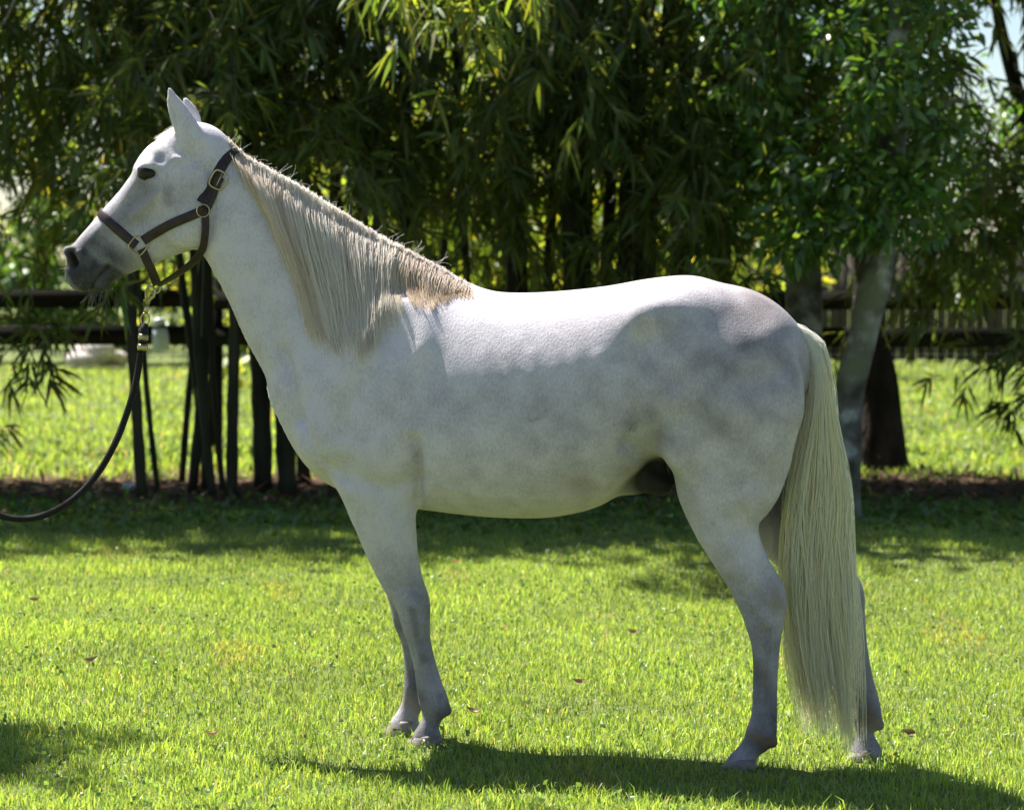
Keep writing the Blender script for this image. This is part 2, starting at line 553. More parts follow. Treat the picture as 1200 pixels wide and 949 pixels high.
def horse_field():
    f = Field()
    # torso, chest to croup
    f.chain([
        (420, 405, 425, 570, 0.170, 0, 0.00),
        (452, 366, 450, 584, 0.205, 0, -0.12),
        (495, 332, 492, 595, 0.235, 0, -0.22),
        (545, 337, 540, 602, 0.262, 0, -0.20),
        (600, 343, 598, 606, 0.280, 0, -0.13),
        (655, 341, 658, 604, 0.288, 0, -0.10),
        (710, 335, 714, 588, 0.283, 0, -0.06),
        (755, 327, 758, 550, 0.270, 0, -0.06),
        (800, 322, 803, 526, 0.256, 0, -0.16),
        (824, 324, 824, 529, 0.248, 0, -0.19),
        (846, 332, 848, 530, 0.238, 0, -0.20)], k=0.02, n=2.2, along_u=True)
    # neck
    f.chain([
        (252, 166, 226, 262, 0.078, 0, -0.15),
        (286, 188, 240, 292, 0.080, 0, -0.25),
        (330, 213, 262, 326, 0.084, 0, -0.30),
        (380, 243, 285, 372, 0.094, 0, -0.34),
        (428, 272, 306, 420, 0.112, 0, -0.36),
        (476, 296, 326, 462, 0.142, 0, -0.36),
        (520, 316, 342, 508, 0.170, 0, -0.36),
        (556, 338, 378, 556, 0.185, 0, -0.30)], k=0.05, n=2.1)
    # head
    f.chain([
        (205, 150, 254, 232, 0.070, 0, 0.0),
        (186, 160, 250, 262, 0.084, 0, 0.10),
        (167, 188, 238, 285, 0.085, 0, 0.12),
        (148, 215, 208, 297, 0.070, 0, 0.05),
        (128, 238, 178, 309, 0.058, 0, -0.02),
        (108, 261, 153, 320, 0.050, 0, -0.02),
        (92, 279, 138, 327, 0.047, 0, 0.02),
        (83, 292, 126, 334, 0.048, 0, 0.05),
        (82, 306, 113, 335, 0.043, 0, 0.02)], k=0.025, n=2.3)
    for s in (-1, 1):
        f.blob(222, 262, s * 0.052, 0.085, 0.034, 0.075, 35, 0.03)      # cheek
        f.blob(174, 199, s * 0.066, 0.040, 0.026, 0.030, 40, 0.02)      # brow and eye
        f.blob(190, 226, s * 0.060, 0.095, 0.012, 0.010, 42, 0.02)      # facial crest
        f.blob(86, 297, s * 0.034, 0.022, 0.020, 0.036, 65, 0.015)      # nostril wing
    f.blob(118, 330, 0, 0.036, 0.036, 0.032, 30, 0.015)                 # lower lip
    f.blob(96, 328, 0, 0.032, 0.038, 0.030, 0, 0.015)                   # upper lip
    # ears
    f.chain([(214, 158, 240, 172, 0.024, -0.056, 0), (207, 144, 232, 160, 0.021, -0.056, 0), (202, 128, 222, 146, 0.017, -0.056, 0),
             (198, 114, 211, 129, 0.011, -0.056, 0), (196, 103, 201, 108, 0.006, -0.056, 0)], k=0.018, n=2.0, m=5)
    f.chain([(219, 160, 240, 172, 0.024, 0.056, 0), (214, 142, 236, 156, 0.021, 0.058, 0), (213, 128, 232, 140, 0.017, 0.060, 0),
             (214, 119, 225, 127, 0.010, 0.061, 0), (215, 114, 220, 119, 0.006, 0.061, 0)], k=0.018, n=2.0, m=5)
    # near and far shoulder / fore leg
    def shoulder(s):
        f.chain([(425, 398, 498, 378, 0.050, s * 0.120, 0), (392, 430, 498, 425, 0.070, s * 0.140, 0), (372, 490, 492, 500, 0.075, s * 0.140, 0), (392, 540, 486, 556, 0.070, s * 0.132, 0)], k=0.06, n=2.2)
        f.blob(385, 510, s * 0.125, 0.085, 0.075, 0.10, -25, 0.05)       # point of shoulder
        f.blob(452, 526, s * 0.156, 0.105, 0.068, 0.085, 15, 0.045)       # triceps
    shoulder(-1); shoulder(1)
    VF = -0.072; VG = 0.082
    f.chain([
        (392, 520, 490, 530, 0.078, -0.132, 0),
        (401, 560, 487, 578, 0.072, -0.126, 0),
        (414, 600, 487, 614, 0.062, -0.118, 0),
        (431, 645, 490, 652, 0.052, -0.108, 0),
        (448, 680, 496, 684, 0.044, -0.100, 0),
        (463, 706, 504, 708, 0.045, -0.094, 0),
        (471, 733, 504, 733, 0.042, -0.090, 0),
        (478, 754, 505, 752, 0.034, -0.086, 0),
        (485, 782, 512, 780, 0.029, -0.080, 0),
        (488, 806, 519, 803, 0.031, -0.076, 0),
        (492, 828, 526, 824, 0.036, -0.073, 0),
        (495, 843, 517, 841, 0.027, VF, 0),
        (490, 853, 515, 853, 0.032, VF, 0),
        (484, 864, 518, 864, 0.042, VF, 0)], k=0.035, n=2.1)
    f.chain([
        (392, 530, 482, 540, 0.078, 0.132, 0),
        (404, 580, 478, 590, 0.068, 0.125, 0),
        (424, 625, 480, 630, 0.055, 0.115, 0),
        (442, 662, 485, 664, 0.047, 0.105, 0),
        (455, 700, 494, 700, 0.045, 0.096, 0),
        (461, 728, 493, 726, 0.041, 0.090, 0),
        (470, 752, 496, 748, 0.033, 0.087, 0),
        (474, 782, 499, 780, 0.029, 0.084, 0),
        (473, 806, 504, 808, 0.035, VG, 0),
        (470, 824, 494, 831, 0.027, VG, 0),
        (465, 835, 490, 842, 0.032, VG, 0),
        (458, 846, 492, 850, 0.043, VG, 0)], k=0.035, n=2.1)
    # hindquarters
    def haunch(s):
        f.chain([(806, 452, 918, 440, 0.075, s * 0.130, 0), (776, 474, 942, 458, 0.106, s * 0.138, 0), (778, 505, 936, 492, 0.115, s * 0.135, 0), (793, 555, 916, 556, 0.092, s * 0.130, 0)], k=0.05, n=2.2)
        f.blob(768, 372, s * 0.165, 0.060, 0.045, 0.045, 0, 0.07)         # point of hip
        f.blob(805, 520, s * 0.185, 0.075, 0.060, 0.09, -15, 0.05)       # stifle
    haunch(-1); haunch(1)
    f.chain([
        (790, 540, 925, 535, 0.092, -0.130, 0),
        (797, 580, 903, 585, 0.078, -0.130, 0),
        (812, 610, 890, 618, 0.062, -0.130, 0),
        (830, 642, 894, 645, 0.052, -0.130, 0),
        (850, 676, 908, 674, 0.044, -0.130, 0),
        (862, 702, 922, 698, 0.043, -0.130, 0),
        (872, 728, 919, 726, 0.041, -0.130, 0),
        (881, 760, 914, 760, 0.032, -0.130, 0),
        (882, 805, 911, 805, 0.028, -0.128, 0),
        (880, 838, 911, 838, 0.032, -0.126, 0),
        (873, 861, 909, 861, 0.036, -0.125, 0),
        (867, 874, 893, 879, 0.027, -0.125, 0),
        (859, 884, 887, 889, 0.033, -0.125, 0),
        (852, 892, 888, 895, 0.043, -0.125, 0)], k=0.035, n=2.1)
    f.chain([
        (800, 545, 930, 520, 0.092, 0.125, 0),
        (845, 595, 935, 565, 0.078, 0.122, 0),
        (880, 632, 950, 600, 0.062, 0.118, 0),
        (912, 662, 970, 632, 0.050, 0.115, 0),
        (942, 686, 994, 662, 0.043, 0.112, 0),
        (962, 706, 1010, 684, 0.042, 0.110, 0),
        (974, 730, 1013, 716, 0.039, 0.108, 0),
        (983, 760, 1016, 752, 0.032, 0.106, 0),
        (991, 797, 1023, 793, 0.029, 0.104, 0),
        (996, 826, 1031, 822, 0.032, 0.103, 0),
        (998, 843, 1033, 841, 0.036, 0.102, 0),
        (1002, 857, 1024, 858, 0.027, 0.102, 0),
        (1000, 869, 1028, 870, 0.033, 0.102, 0),
        (996, 880, 1034, 881, 0.043, 0.102, 0)], k=0.03, n=2.1)
    # ergot tufts at the back of the fetlocks
    f.blob(523, 831, -0.073, 0.016, 0.020, 0.022, 30, 0.012); f.blob(500, 817, 0.082, 0.015, 0.018, 0.020, 30, 0.012)
    f.blob(905, 868, -0.125, 0.016, 0.020, 0.022, 30, 0.012); f.blob(1030, 848, 0.102, 0.016, 0.020, 0.022, 30, 0.012)
    # sheath
    f.blob(752, 560, 0, 0.085, 0.060, 0.045, 25, 0.04)
    f.blob(772, 566, 0, 0.040, 0.042, 0.045, 60, 0.02)
    # dock of the tail
    f.chain([(908, 364, 908, 402, 0.036, 0, 0), (935, 382, 920, 408, 0.032, 0, 0), (955, 400, 936, 416, 0.030, 0, 0), (962, 430, 942, 434, 0.026, 0, 0), (964, 470, 948, 470, 0.018, 0, 0)], k=0.03, n=2.0)
    return f

def sculpt(V, Q):
    """muscle lines, face features; displacements along the normals, same on both sides unless said"""
    Nn = vnormals(V, Q)
    P2 = V[:, [0, 2]]
    amt = np.zeros(len(V))
    lat = np.clip(np.abs(Nn[:, 1]) * 1.4 - 0.15, 0, 1)
    def q(x, y, v=-0.2): return hp(x, y, v)
    def line(pts, s, amp, v=-0.2):
        g = np.zeros(len(V))
        for a, b in zip(pts[:-1], pts[1:]):
            g = np.maximum(g, seg_gauss(P2, q(*a, v), q(*b, v), s))
        return g * amp
    def dot(x, y, s, amp, v=-0.2, mask=None):
        return seg_gauss(P2, q(x, y, v), q(x, y, v) + 1e-6, s) * amp
    body = lat
    amt += body * line([(487, 440), (488, 500), (489, 560)], 0.024, -0.004) + body * line([(488, 515), (489, 560), (487, 592)], 0.015, -0.008) + body * line([(489, 535), (489, 588)], 0.008, -0.007)          # behind the elbow
    amt += body * line([(500, 430), (492, 480)], 0.030, -0.006)
    amt += body * line([(452, 372), (440, 420), (415, 470), (400, 500)], 0.035, -0.007)             # shoulder blade edge
    amt += body * line([(500, 372), (492, 430), (480, 500)], 0.030, 0.006)
    amt += body * line([(404, 545), (420, 562), (455, 574), (480, 566)], 0.022, -0.008)          # arm / forearm crease
    amt += body * line([(352, 495), (372, 540), (402, 562)], 0.014, -0.007)                      # breast groove
    amt += body * line([(330, 410), (345, 455), (352, 490)], 0.016, -0.007, -0.13)               # jugular groove
    amt += body * line([(290, 330), (320, 390), (340, 440)], 0.020, -0.004, -0.13)
    amt += body * line([(754, 400), (752, 450), (752, 500), (760, 540)], 0.030, -0.014)          # flank hollow
    amt += body * line([(735, 520), (760, 545), (785, 560)], 0.018, -0.010)
    amt += body * dot(742, 410, 0.05, -0.005)
    amt += body * line([(765, 360), (800, 350), (840, 350)], 0.035, 0.008)
    amt += body * line([(775, 385), (765, 372), (752, 368)], 0.028, 0.003)                        # hip bone
    amt += body * line([(790, 470), (786, 520), (796, 556)], 0.030, 0.008)                        # stifle front
    amt += body * line([(905, 390), (922, 430), (925, 480), (910, 530)], 0.035, 0.006)
    amt += body * line([(880, 440), (885, 500), (880, 560)], 0.03, -0.005)
    amt += body * line([(888, 560), (894, 610), (898, 650)], 0.010, -0.005)                       # gaskin tendon
    amt += body * line([(858, 640), (880, 690)], 0.018, 0.004)
    for k in range(6):                                                                             # faint ribs
        x = 566 + k * 27 + (k * 37 % 7)
        amt += body * line([(x, 415), (x + 14, 470), (x + 20, 530)], 0.014, 0.0007 + 0.0003 * (k % 3))
    # leg detail
    amt += body * dot(484, 714, 0.016, 0.005) + body * dot(494, 734, 0.010, 0.004) + body * line([(508, 762), (517, 802)], 0.008, 0.004)
    amt += body * line([(496, 758), (506, 804)], 0.007, -0.006) + body * line([(470, 690), (492, 698)], 0.009, -0.003)
    amt += body * line([(475, 640), (486, 690)], 0.012, -0.004) + body * line([(452, 610), (470, 660)], 0.022, 0.004)
    amt += body * line([(901, 742), (900, 800), (899, 832)], 0.007, -0.006)
    amt += body * dot(905, 704, 0.014, 0.005) + body * dot(884, 722, 0.014, -0.005) + body * line([(884, 694), (896, 716)], 0.010, -0.004)
    amt += body * line([(872, 600), (884, 640), (898, 680)], 0.014, -0.004) + body * line([(846, 620), (866, 670)], 0.022, 0.004)
    amt += body * line([(505, 566), (560, 580), (640, 586), (690, 578)], 0.007, 0.0012)                # belly vein
    amt += body * line([(478, 548), (484, 566), (492, 582)], 0.006, -0.003) + body * line([(492, 545), (497, 568)], 0.006, -0.0025)
    amt += body * line([(772, 500), (766, 525), (770, 545)], 0.008, -0.003)
    amt += body * dot(505, 690, 0.014, -0.002)
    # head
    H = -0.07
    hd = (P2[:, 0] < hp(262, 0, H)[0]).astype(float) * lat
    amt += hd * line([(168, 206), (160, 222), (150, 240)], 0.010, -0.006, H)                     # tear line hollow
    amt += hd * line([(186, 226), (172, 240), (158, 254)], 0.008, 0.005, H)                      # facial crest
    amt += hd * line([(178, 250), (160, 262)], 0.016, -0.005, H)
    amt += hd * line([(120, 262), (104, 280)], 0.012, 0.003, H)
    amt += hd * dot(187, 187, 0.013, -0.006, H)                                                  # above the eye
    amt += hd * line([(162, 196), (172, 193), (182, 197)], 0.006, 0.002, H)                      # upper lid
    amt += hd * line([(164, 210), (173, 213), (181, 210)], 0.005, 0.003, H)
    amt += hd * line([(164, 204), (180, 203)], 0.010, -0.010, H)                                 # socket
    amt += hd * line([(205, 186), (215, 186)], 0.007, 0.005, H)
    amt += hd * line([(228, 200), (236, 230), (230, 262), (214, 284)], 0.012, 0.004, H)          # jaw edge
    amt += hd * line([(246, 200), (252, 240), (246, 275)], 0.012, -0.008, H)                     # behind the jaw
    amt += hd * line([(81, 296), (83, 304), (86, 309)], 0.0075, -0.020, H)                       # nostril
    amt += hd * line([(90, 296), (92, 306), (89, 315)], 0.007, 0.005, H)
    amt += hd * line([(103, 338), (111, 325), (125, 311)], 0.005, -0.007, H)                     # mouth
    amt += hd * line([(98, 330), (104, 320)], 0.012, 0.003, H)
    amt += hd * line([(205, 146), (209, 160)], 0.006, -0.004, H)                                  # ear cup
    amt += hd * line([(203, 128), (207, 144)], 0.005, -0.005, H)
    V = V + Nn * (amt * np.where(P2[:, 0] < hp(262, 0, H)[0], 1.35, 1.9))[:, None]
    return V

def coat_masks(V):
    """skin and hair markings with some shade painted in: r = grey skin, g = dark skin, b = warm / dirt"""
    P2 = V[:, [0, 2]]
    def q(x, y, v=-0.1): return hp(x, y, v)
    def line(pts, s, v=-0.1):
        g = np.zeros(len(V))
        for a, b in zip(pts[:-1], pts[1:]):
            g = np.maximum(g, seg_gauss(P2, q(*a, v), q(*b, v), s))
        return g
    nz = vnoise(V * 14, 2); n2 = vnoise(V * 40, 3); n3 = vnoise(V * 5, 4)
    H = -0.06
    grey = np.zeros(len(V))
    grey = np.maximum(grey, np.clip(1.45 * line([(88, 308), (104, 326), (124, 330)], 0.052, H), 0, 0.97))
    grey = np.maximum(grey, 0.88 * line([(108, 286), (138, 306)], 0.045, H))
    grey = np.maximum(grey, 0.8 * line([(168, 204), (178, 206)], 0.012, H))
    grey = np.maximum(grey, 0.45 * line([(200, 222), (200, 236)], 0.022, H))
    grey = np.maximum(grey, 0.58 * line([(170, 222), (150, 252), (130, 274)], 0.046, H))  # grey face skin, deepened as painted shading under the eye
    grey = np.maximum(grey, 0.30 * line([(160, 230), (150, 250)], 0.022, H))
    grey = np.maximum(grey, 0.40 * line([(186, 188), (189, 184)], 0.010, H))
    grey = np.maximum(grey, 0.24 * line([(212, 236), (165, 268)], 0.085, H))
    z = V[:, 2]
    leg = np.clip((0.66 - z) / 0.34, 0, 1)
    grey = np.maximum(grey, leg * (0.60 + 0.22 * nz))
    grey = np.maximum(grey, 0.70 * line([(486, 714), (490, 740), (497, 772)], 0.020))
    grey = np.maximum(grey, 0.65 * line([(516, 815), (516, 836)], 0.018))
    grey = np.maximum(grey, 0.5 * line([(470, 735), (478, 800)], 0.03, 0.09) * (V[:, 1] > 0.02))
    grey = np.maximum(grey, 0.60 * line([(1010, 700), (1014, 760), (1022, 815)], 0.03, 0.1) * (V[:, 1] > 0.02))
    # dapples on the quarters and barrel
    cr = hp(870, 430, -0.25); d = np.hypot(P2[:, 0] - cr[0], P2[:, 1] - cr[1])
    grey += 0.58 * np.exp(-(d / 0.36) ** 2) * (0.82 + 0.22 * nz + 0.12 * vnoise(V * 26, 8))
    br = hp(600, 470, -0.25); d = np.hypot((P2[:, 0] - br[0]) * 0.5, P2[:, 1] - br[1] + 0.06)
    grey += 0.27 * np.exp(-(d / 0.22) ** 2) * (0.85 + 0.3 * nz + 0.2 * vnoise(V * 26, 8))
    grey += 0.05 * n3 + 0.035 * n2
    dark = np.zeros(len(V))
    dark = np.maximum(dark, line([(81, 297), (83, 304), (86, 309)], 0.0075, H) * (np.abs(V[:, 1]) > 0.012))
    dark = np.maximum(dark, 0.55 * line([(104, 337), (111, 325), (125, 311)], 0.004, H))
    dark = np.maximum(dark, 0.9 * line([(166, 205), (179, 204)], 0.0085, H))
    sheath = np.exp(-(((V[:, 0] - q(770, 566, 0)[0]) / 0.075) ** 2 + ((V[:, 1]) / 0.10) ** 2 + ((V[:, 2] - q(770, 560, 0)[1]) / 0.065) ** 2))
    dark = np.maximum(dark, np.clip(sheath * 1.6, 0, 0.96))
    inner = np.exp(-(((V[:, 0] - q(905, 600, 0)[0]) / 0.09) ** 2 + ((V[:, 1] - 0.05) / 0.075) ** 2 + ((V[:, 2] - q(905, 585, 0)[1]) / 0.13) ** 2))  # far inner thigh: dark skin deepened by painted shade
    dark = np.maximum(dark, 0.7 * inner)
    groin = np.exp(-(((V[:, 0] - q(772, 560, 0)[0]) / 0.10) ** 2 + ((V[:, 2] - q(772, 562, 0)[1]) / 0.085) ** 2)) * np.clip((V[:, 1] + 0.14) / 0.05, 0, 1)  # shade of the recess between flank and thigh put into the colour
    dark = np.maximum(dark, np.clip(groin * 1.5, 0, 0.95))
    for a_, b_ in (((623, 492), (633, 489)), ((738, 503), (744, 496)), ((743, 505), (746, 499)), ((835, 614), (836, 616))):
        dark = np.maximum(dark, 0.30 * line([a_, b_], 0.0036, -0.24) * (V[:, 1] < 0))
    dirt = np.zeros(len(V))
    dirt = np.maximum(dirt, 0.75 * line([(884, 858), (896, 866), (906, 866)], 0.012))
    dirt = np.maximum(dirt, 0.45 * line([(908, 690), (912, 706)], 0.016))
    dirt = np.maximum(dirt, 0.40 * line([(888, 722), (896, 728)], 0.010))
    dirt = np.maximum(dirt, 0.35 * line([(892, 780), (898, 800)], 0.012) * (n2 > 0))
    dirt = np.maximum(dirt, 0.30 * line([(640, 578), (690, 566), (730, 556)], 0.035, -0.2) * (0.6 + 0.6 * nz))
    dirt = np.maximum(dirt, 0.22 * line([(880, 350), (905, 368)], 0.05, -0.1))
    dirt = np.maximum(dirt, 0.55 * line([(180, 164), (186, 156)], 0.016, 0))
    dirt = np.maximum(dirt, 0.55 * line([(1018, 836), (1028, 846)], 0.014, 0.1))
    dirt = np.maximum(dirt, 0.35 * line([(470, 815), (490, 825)], 0.02, 0.08) * (V[:, 1] > 0.02))
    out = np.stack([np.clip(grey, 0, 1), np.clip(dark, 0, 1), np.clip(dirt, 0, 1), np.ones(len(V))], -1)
    return out

def coat_material():
    m, nt, out = new_mat('horse_coat')
    tc = N(nt, 'ShaderNodeTexCoord')
    a = N(nt, 'ShaderNodeAttribute', attribute_name='coat')
    sp = N(nt, 'ShaderNodeSeparateColor'); nt.links.new(a.outputs['Color'], sp.inputs[0])
    mp = N(nt, 'ShaderNodeMapping'); mp.inputs['Scale'].default_value = (1.0, 1.0, 0.5)
    nt.links.new(tc.outputs['Object'], mp.inputs['Vector'])
    hair = N(nt, 'ShaderNodeTexNoise', Scale=420.0, Detail=3.0, Roughness=0.7)
    nt.links.new(mp.outputs[0], hair.inputs['Vector'])
    fine = N(nt, 'ShaderNodeTexNoise', Scale=170.0, Detail=6.0, Roughness=0.65)
    nt.links.new(mp.outputs[0], fine.inputs['Vector'])
    big = N(nt, 'ShaderNodeTexNoise', Scale=16.0, Detail=8.0, Roughness=0.6)
    nt.links.new(tc.outputs['Object'], big.inputs['Vector'])
    # grey amount = mask + speckle
    s1 = N(nt, 'ShaderNodeMapRange'); s1.inputs[1].default_value = 0.35; s1.inputs[2].default_value = 0.75; s1.inputs[3].default_value = -0.10; s1.inputs[4].default_value = 0.22
    nt.links.new(fine.outputs['Fac'], s1.inputs[0])
    s2 = N(nt, 'ShaderNodeMapRange'); s2.inputs[1].default_value = 0.35; s2.inputs[2].default_value = 0.7; s2.inputs[3].default_value = -0.06; s2.inputs[4].default_value = 0.14
    nt.links.new(big.outputs['Fac'], s2.inputs[0])
    iv = N(nt, 'ShaderNodeMath', operation='SUBTRACT', use_clamp=True); iv.inputs[0].default_value = 1.12; nt.links.new(sp.outputs[0], iv.inputs[1])
    ml = N(nt, 'ShaderNodeMath', operation='MULTIPLY'); nt.links.new(s1.outputs[0], ml.inputs[0]); nt.links.new(iv.outputs[0], ml.inputs[1])
    ad = N(nt, 'ShaderNodeMath', operation='ADD'); nt.links.new(sp.outputs[0], ad.inputs[0]); nt.links.new(ml.outputs[0], ad.inputs[1])
    ad2 = N(nt, 'ShaderNodeMath', operation='ADD', use_clamp=True); nt.links.new(ad.outputs[0], ad2.inputs[0]); nt.links.new(s2.outputs[0], ad2.inputs[1])
    mx = N(nt, 'ShaderNodeMix', data_type='RGBA')
    mx.inputs[6].default_value = (0.56, 0.522, 0.575, 1); mx.inputs[7].default_value = (0.036, 0.035, 0.042, 1)
    nt.links.new(ad2.outputs[0], mx.inputs[0])
    mw = N(nt, 'ShaderNodeMix', data_type='RGBA'); mw.inputs[7].default_value = (0.22, 0.145, 0.08, 1)
    nt.links.new(sp.outputs[2], mw.inputs[0]); nt.links.new(mx.outputs[2], mw.inputs[6])
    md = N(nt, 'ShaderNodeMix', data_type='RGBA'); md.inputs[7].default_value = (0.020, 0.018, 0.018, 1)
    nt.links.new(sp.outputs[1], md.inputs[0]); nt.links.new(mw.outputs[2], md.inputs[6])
    b = N(nt, 'ShaderNodeBsdfPrincipled', Roughness=0.62)
    sm = N(nt, 'ShaderNodeMapRange'); sm.inputs[3].default_value = 0.16; sm.inputs[4].default_value = 0.02
    nt.links.new(sp.outputs[1], sm.inputs[0]); nt.links.new(sm.outputs[0], b.inputs['Specular IOR Level'])
    nt.links.new(md.outputs[2], b.inputs['Base Color'])
    b1 = N(nt, 'ShaderNodeBump', Strength=0.45, Distance=0.0022)
    nt.links.new(hair.outputs['Fac'], b1.inputs['Height'])
    b2 = N(nt, 'ShaderNodeBump', Strength=0.35, Distance=0.008)
    nt.links.new(fine.outputs['Fac'], b2.inputs['Height']); nt.links.new(b1.outputs[0], b2.inputs['Normal'])
    nt.links.new(b2.outputs[0], b.inputs['Normal'])
    nt.links.new(b.outputs[0], out.inputs['Surface'])
    return m

def hair_material(name):
    m, nt, out = new_mat(name)
    a = N(nt, 'ShaderNodeAttribute', attribute_name='tint')
    d = N(nt, 'ShaderNodeBsdfPrincipled', Roughness=0.42)
    d.inputs['Specular IOR Level'].default_value = 0.45
    nt.links.new(a.outputs['Color'], d.inputs['Base Color'])
    t = N(nt, 'ShaderNodeBsdfTranslucent'); nt.links.new(a.outputs['Color'], t.inputs['Color'])
    mx = N(nt, 'ShaderNodeMixShader'); mx.inputs[0].default_value = 0.62
    nt.links.new(d.outputs[0], mx.inputs[1]); nt.links.new(t.outputs[0], mx.inputs[2])
    nt.links.new(mx.outputs[0], out.inputs['Surface'])
    return m

def strands(name, P, rad, tint, mat, parent):
    """P (n,s,3) polylines -> three-sided tubes; rad (n,s); tint (n,s,3)"""
    n, s, _ = P.shape
    T = np.gradient(P, axis=1); T /= np.linalg.norm(T, axis=2)[..., None] + 1e-9
    ref = np.broadcast_to(EV, T.shape)
    A = np.cross(T, ref); A /= np.linalg.norm(A, axis=2)[..., None] + 1e-9
    B = np.cross(T, A)
    ph = RNG.random((n, 1)) * 6.28
    vs = []
    for k in range(3):
        an = (ph + k * 2.094)[..., None]
        vs.append(P + rad[..., None] * (np.cos(an) * A + np.sin(an) * B))
    V = np.stack(vs, 2)                       # n,s,3,3
    base = (np.arange(n) * s * 3)[:, None, None, None]
    si = (np.arange(s - 1) * 3)[None, :, None, None]
    kk = np.arange(3)
    quad = np.stack([kk, (kk + 1) % 3, (kk + 1) % 3 + 3, kk + 3], -1)[None, None]
    F = (base + si + quad).reshape(-1, 4)
    # a thick lock of strands of albedo a reflects R = (1 - sqrt(1 - a)) / (1 + sqrt(1 - a)); tint gives R
    tint = np.clip(tint, 0.02, 0.95); tint = 1 - ((1 - tint) / (1 + tint)) ** 2
    C = np.concatenate([tint, np.ones((n, s, 1))], -1)
    C = np.repeat(C[:, :, None, :], 3, 2).reshape(-1, 4)
    return mesh_np(name, V.reshape(-1, 3), F, mat, parent, smooth=False, cols={'tint': C})

def build_horse():
    f = horse_field()
    V, Q = f.surface()
    V = adj_smooth(V, Q, 4, 0.5, np.clip((V[:, 2] - 0.30) / 0.4, 0.35, 1))
    V = adj_smooth(V, Q, 26, 0.5, np.clip((V[:, 2] - 0.78) / 0.08, 0, 1) * np.clip((V[:, 0] + 0.45) / 0.2, 0, 1) * np.clip((0.93 - V[:, 0]) / 0.08, 0, 1))
    cc = hp(862, 352, -0.1)
    V = adj_smooth(V, Q, 130, 0.5, np.exp(-(((V[:, 0] - cc[0]) / 0.17) ** 2 + ((V[:, 2] - cc[1]) / 0.13) ** 2) ** 1.5) * np.clip((0.90 - V[:, 0]) / 0.06, 0, 1))
    V = sculpt(V, Q)
    V = adj_smooth(V, Q, 1, 0.3)
    # keep feet above the turf surface
    Wd = hw(V[:, 0], V[:, 1], V[:, 2])
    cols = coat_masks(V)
    root = empty('horse', Vector(hw(0, 0, 0)) , 'white grey horse standing side-on on the lawn in a leather halter', 'horse', rz=-PSI)
    bpy.context.view_layer.update()
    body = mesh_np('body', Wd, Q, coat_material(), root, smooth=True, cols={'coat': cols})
    bvh = BVHTree.FromPolygons([Vector(v) for v in Wd], [tuple(q) for q in Q])
    nv = Vector(EV)
    def near(px, py, v=-0.1):
        """surface point and normal of the near side at a pixel"""
        u, z = hp(px, py, v)
        o = Vector(hw(u, -1.0, z)); r = bvh.ray_cast(o, nv)
        if r[0] is None:
            return Vector(hw(u, 0.0, z)), -nv
        # refine with true depth
        vv = (np.array(r[0]) - HO) @ EV
        u, z = hp(px, py, vv)
        r2 = bvh.ray_cast(Vector(hw(u, -1.0, z)), nv)
        return (r2[0], r2[1]) if r2[0] is not None else (r[0], r[1])
    horse_parts(root, bvh, near)
    return root, bvh, near

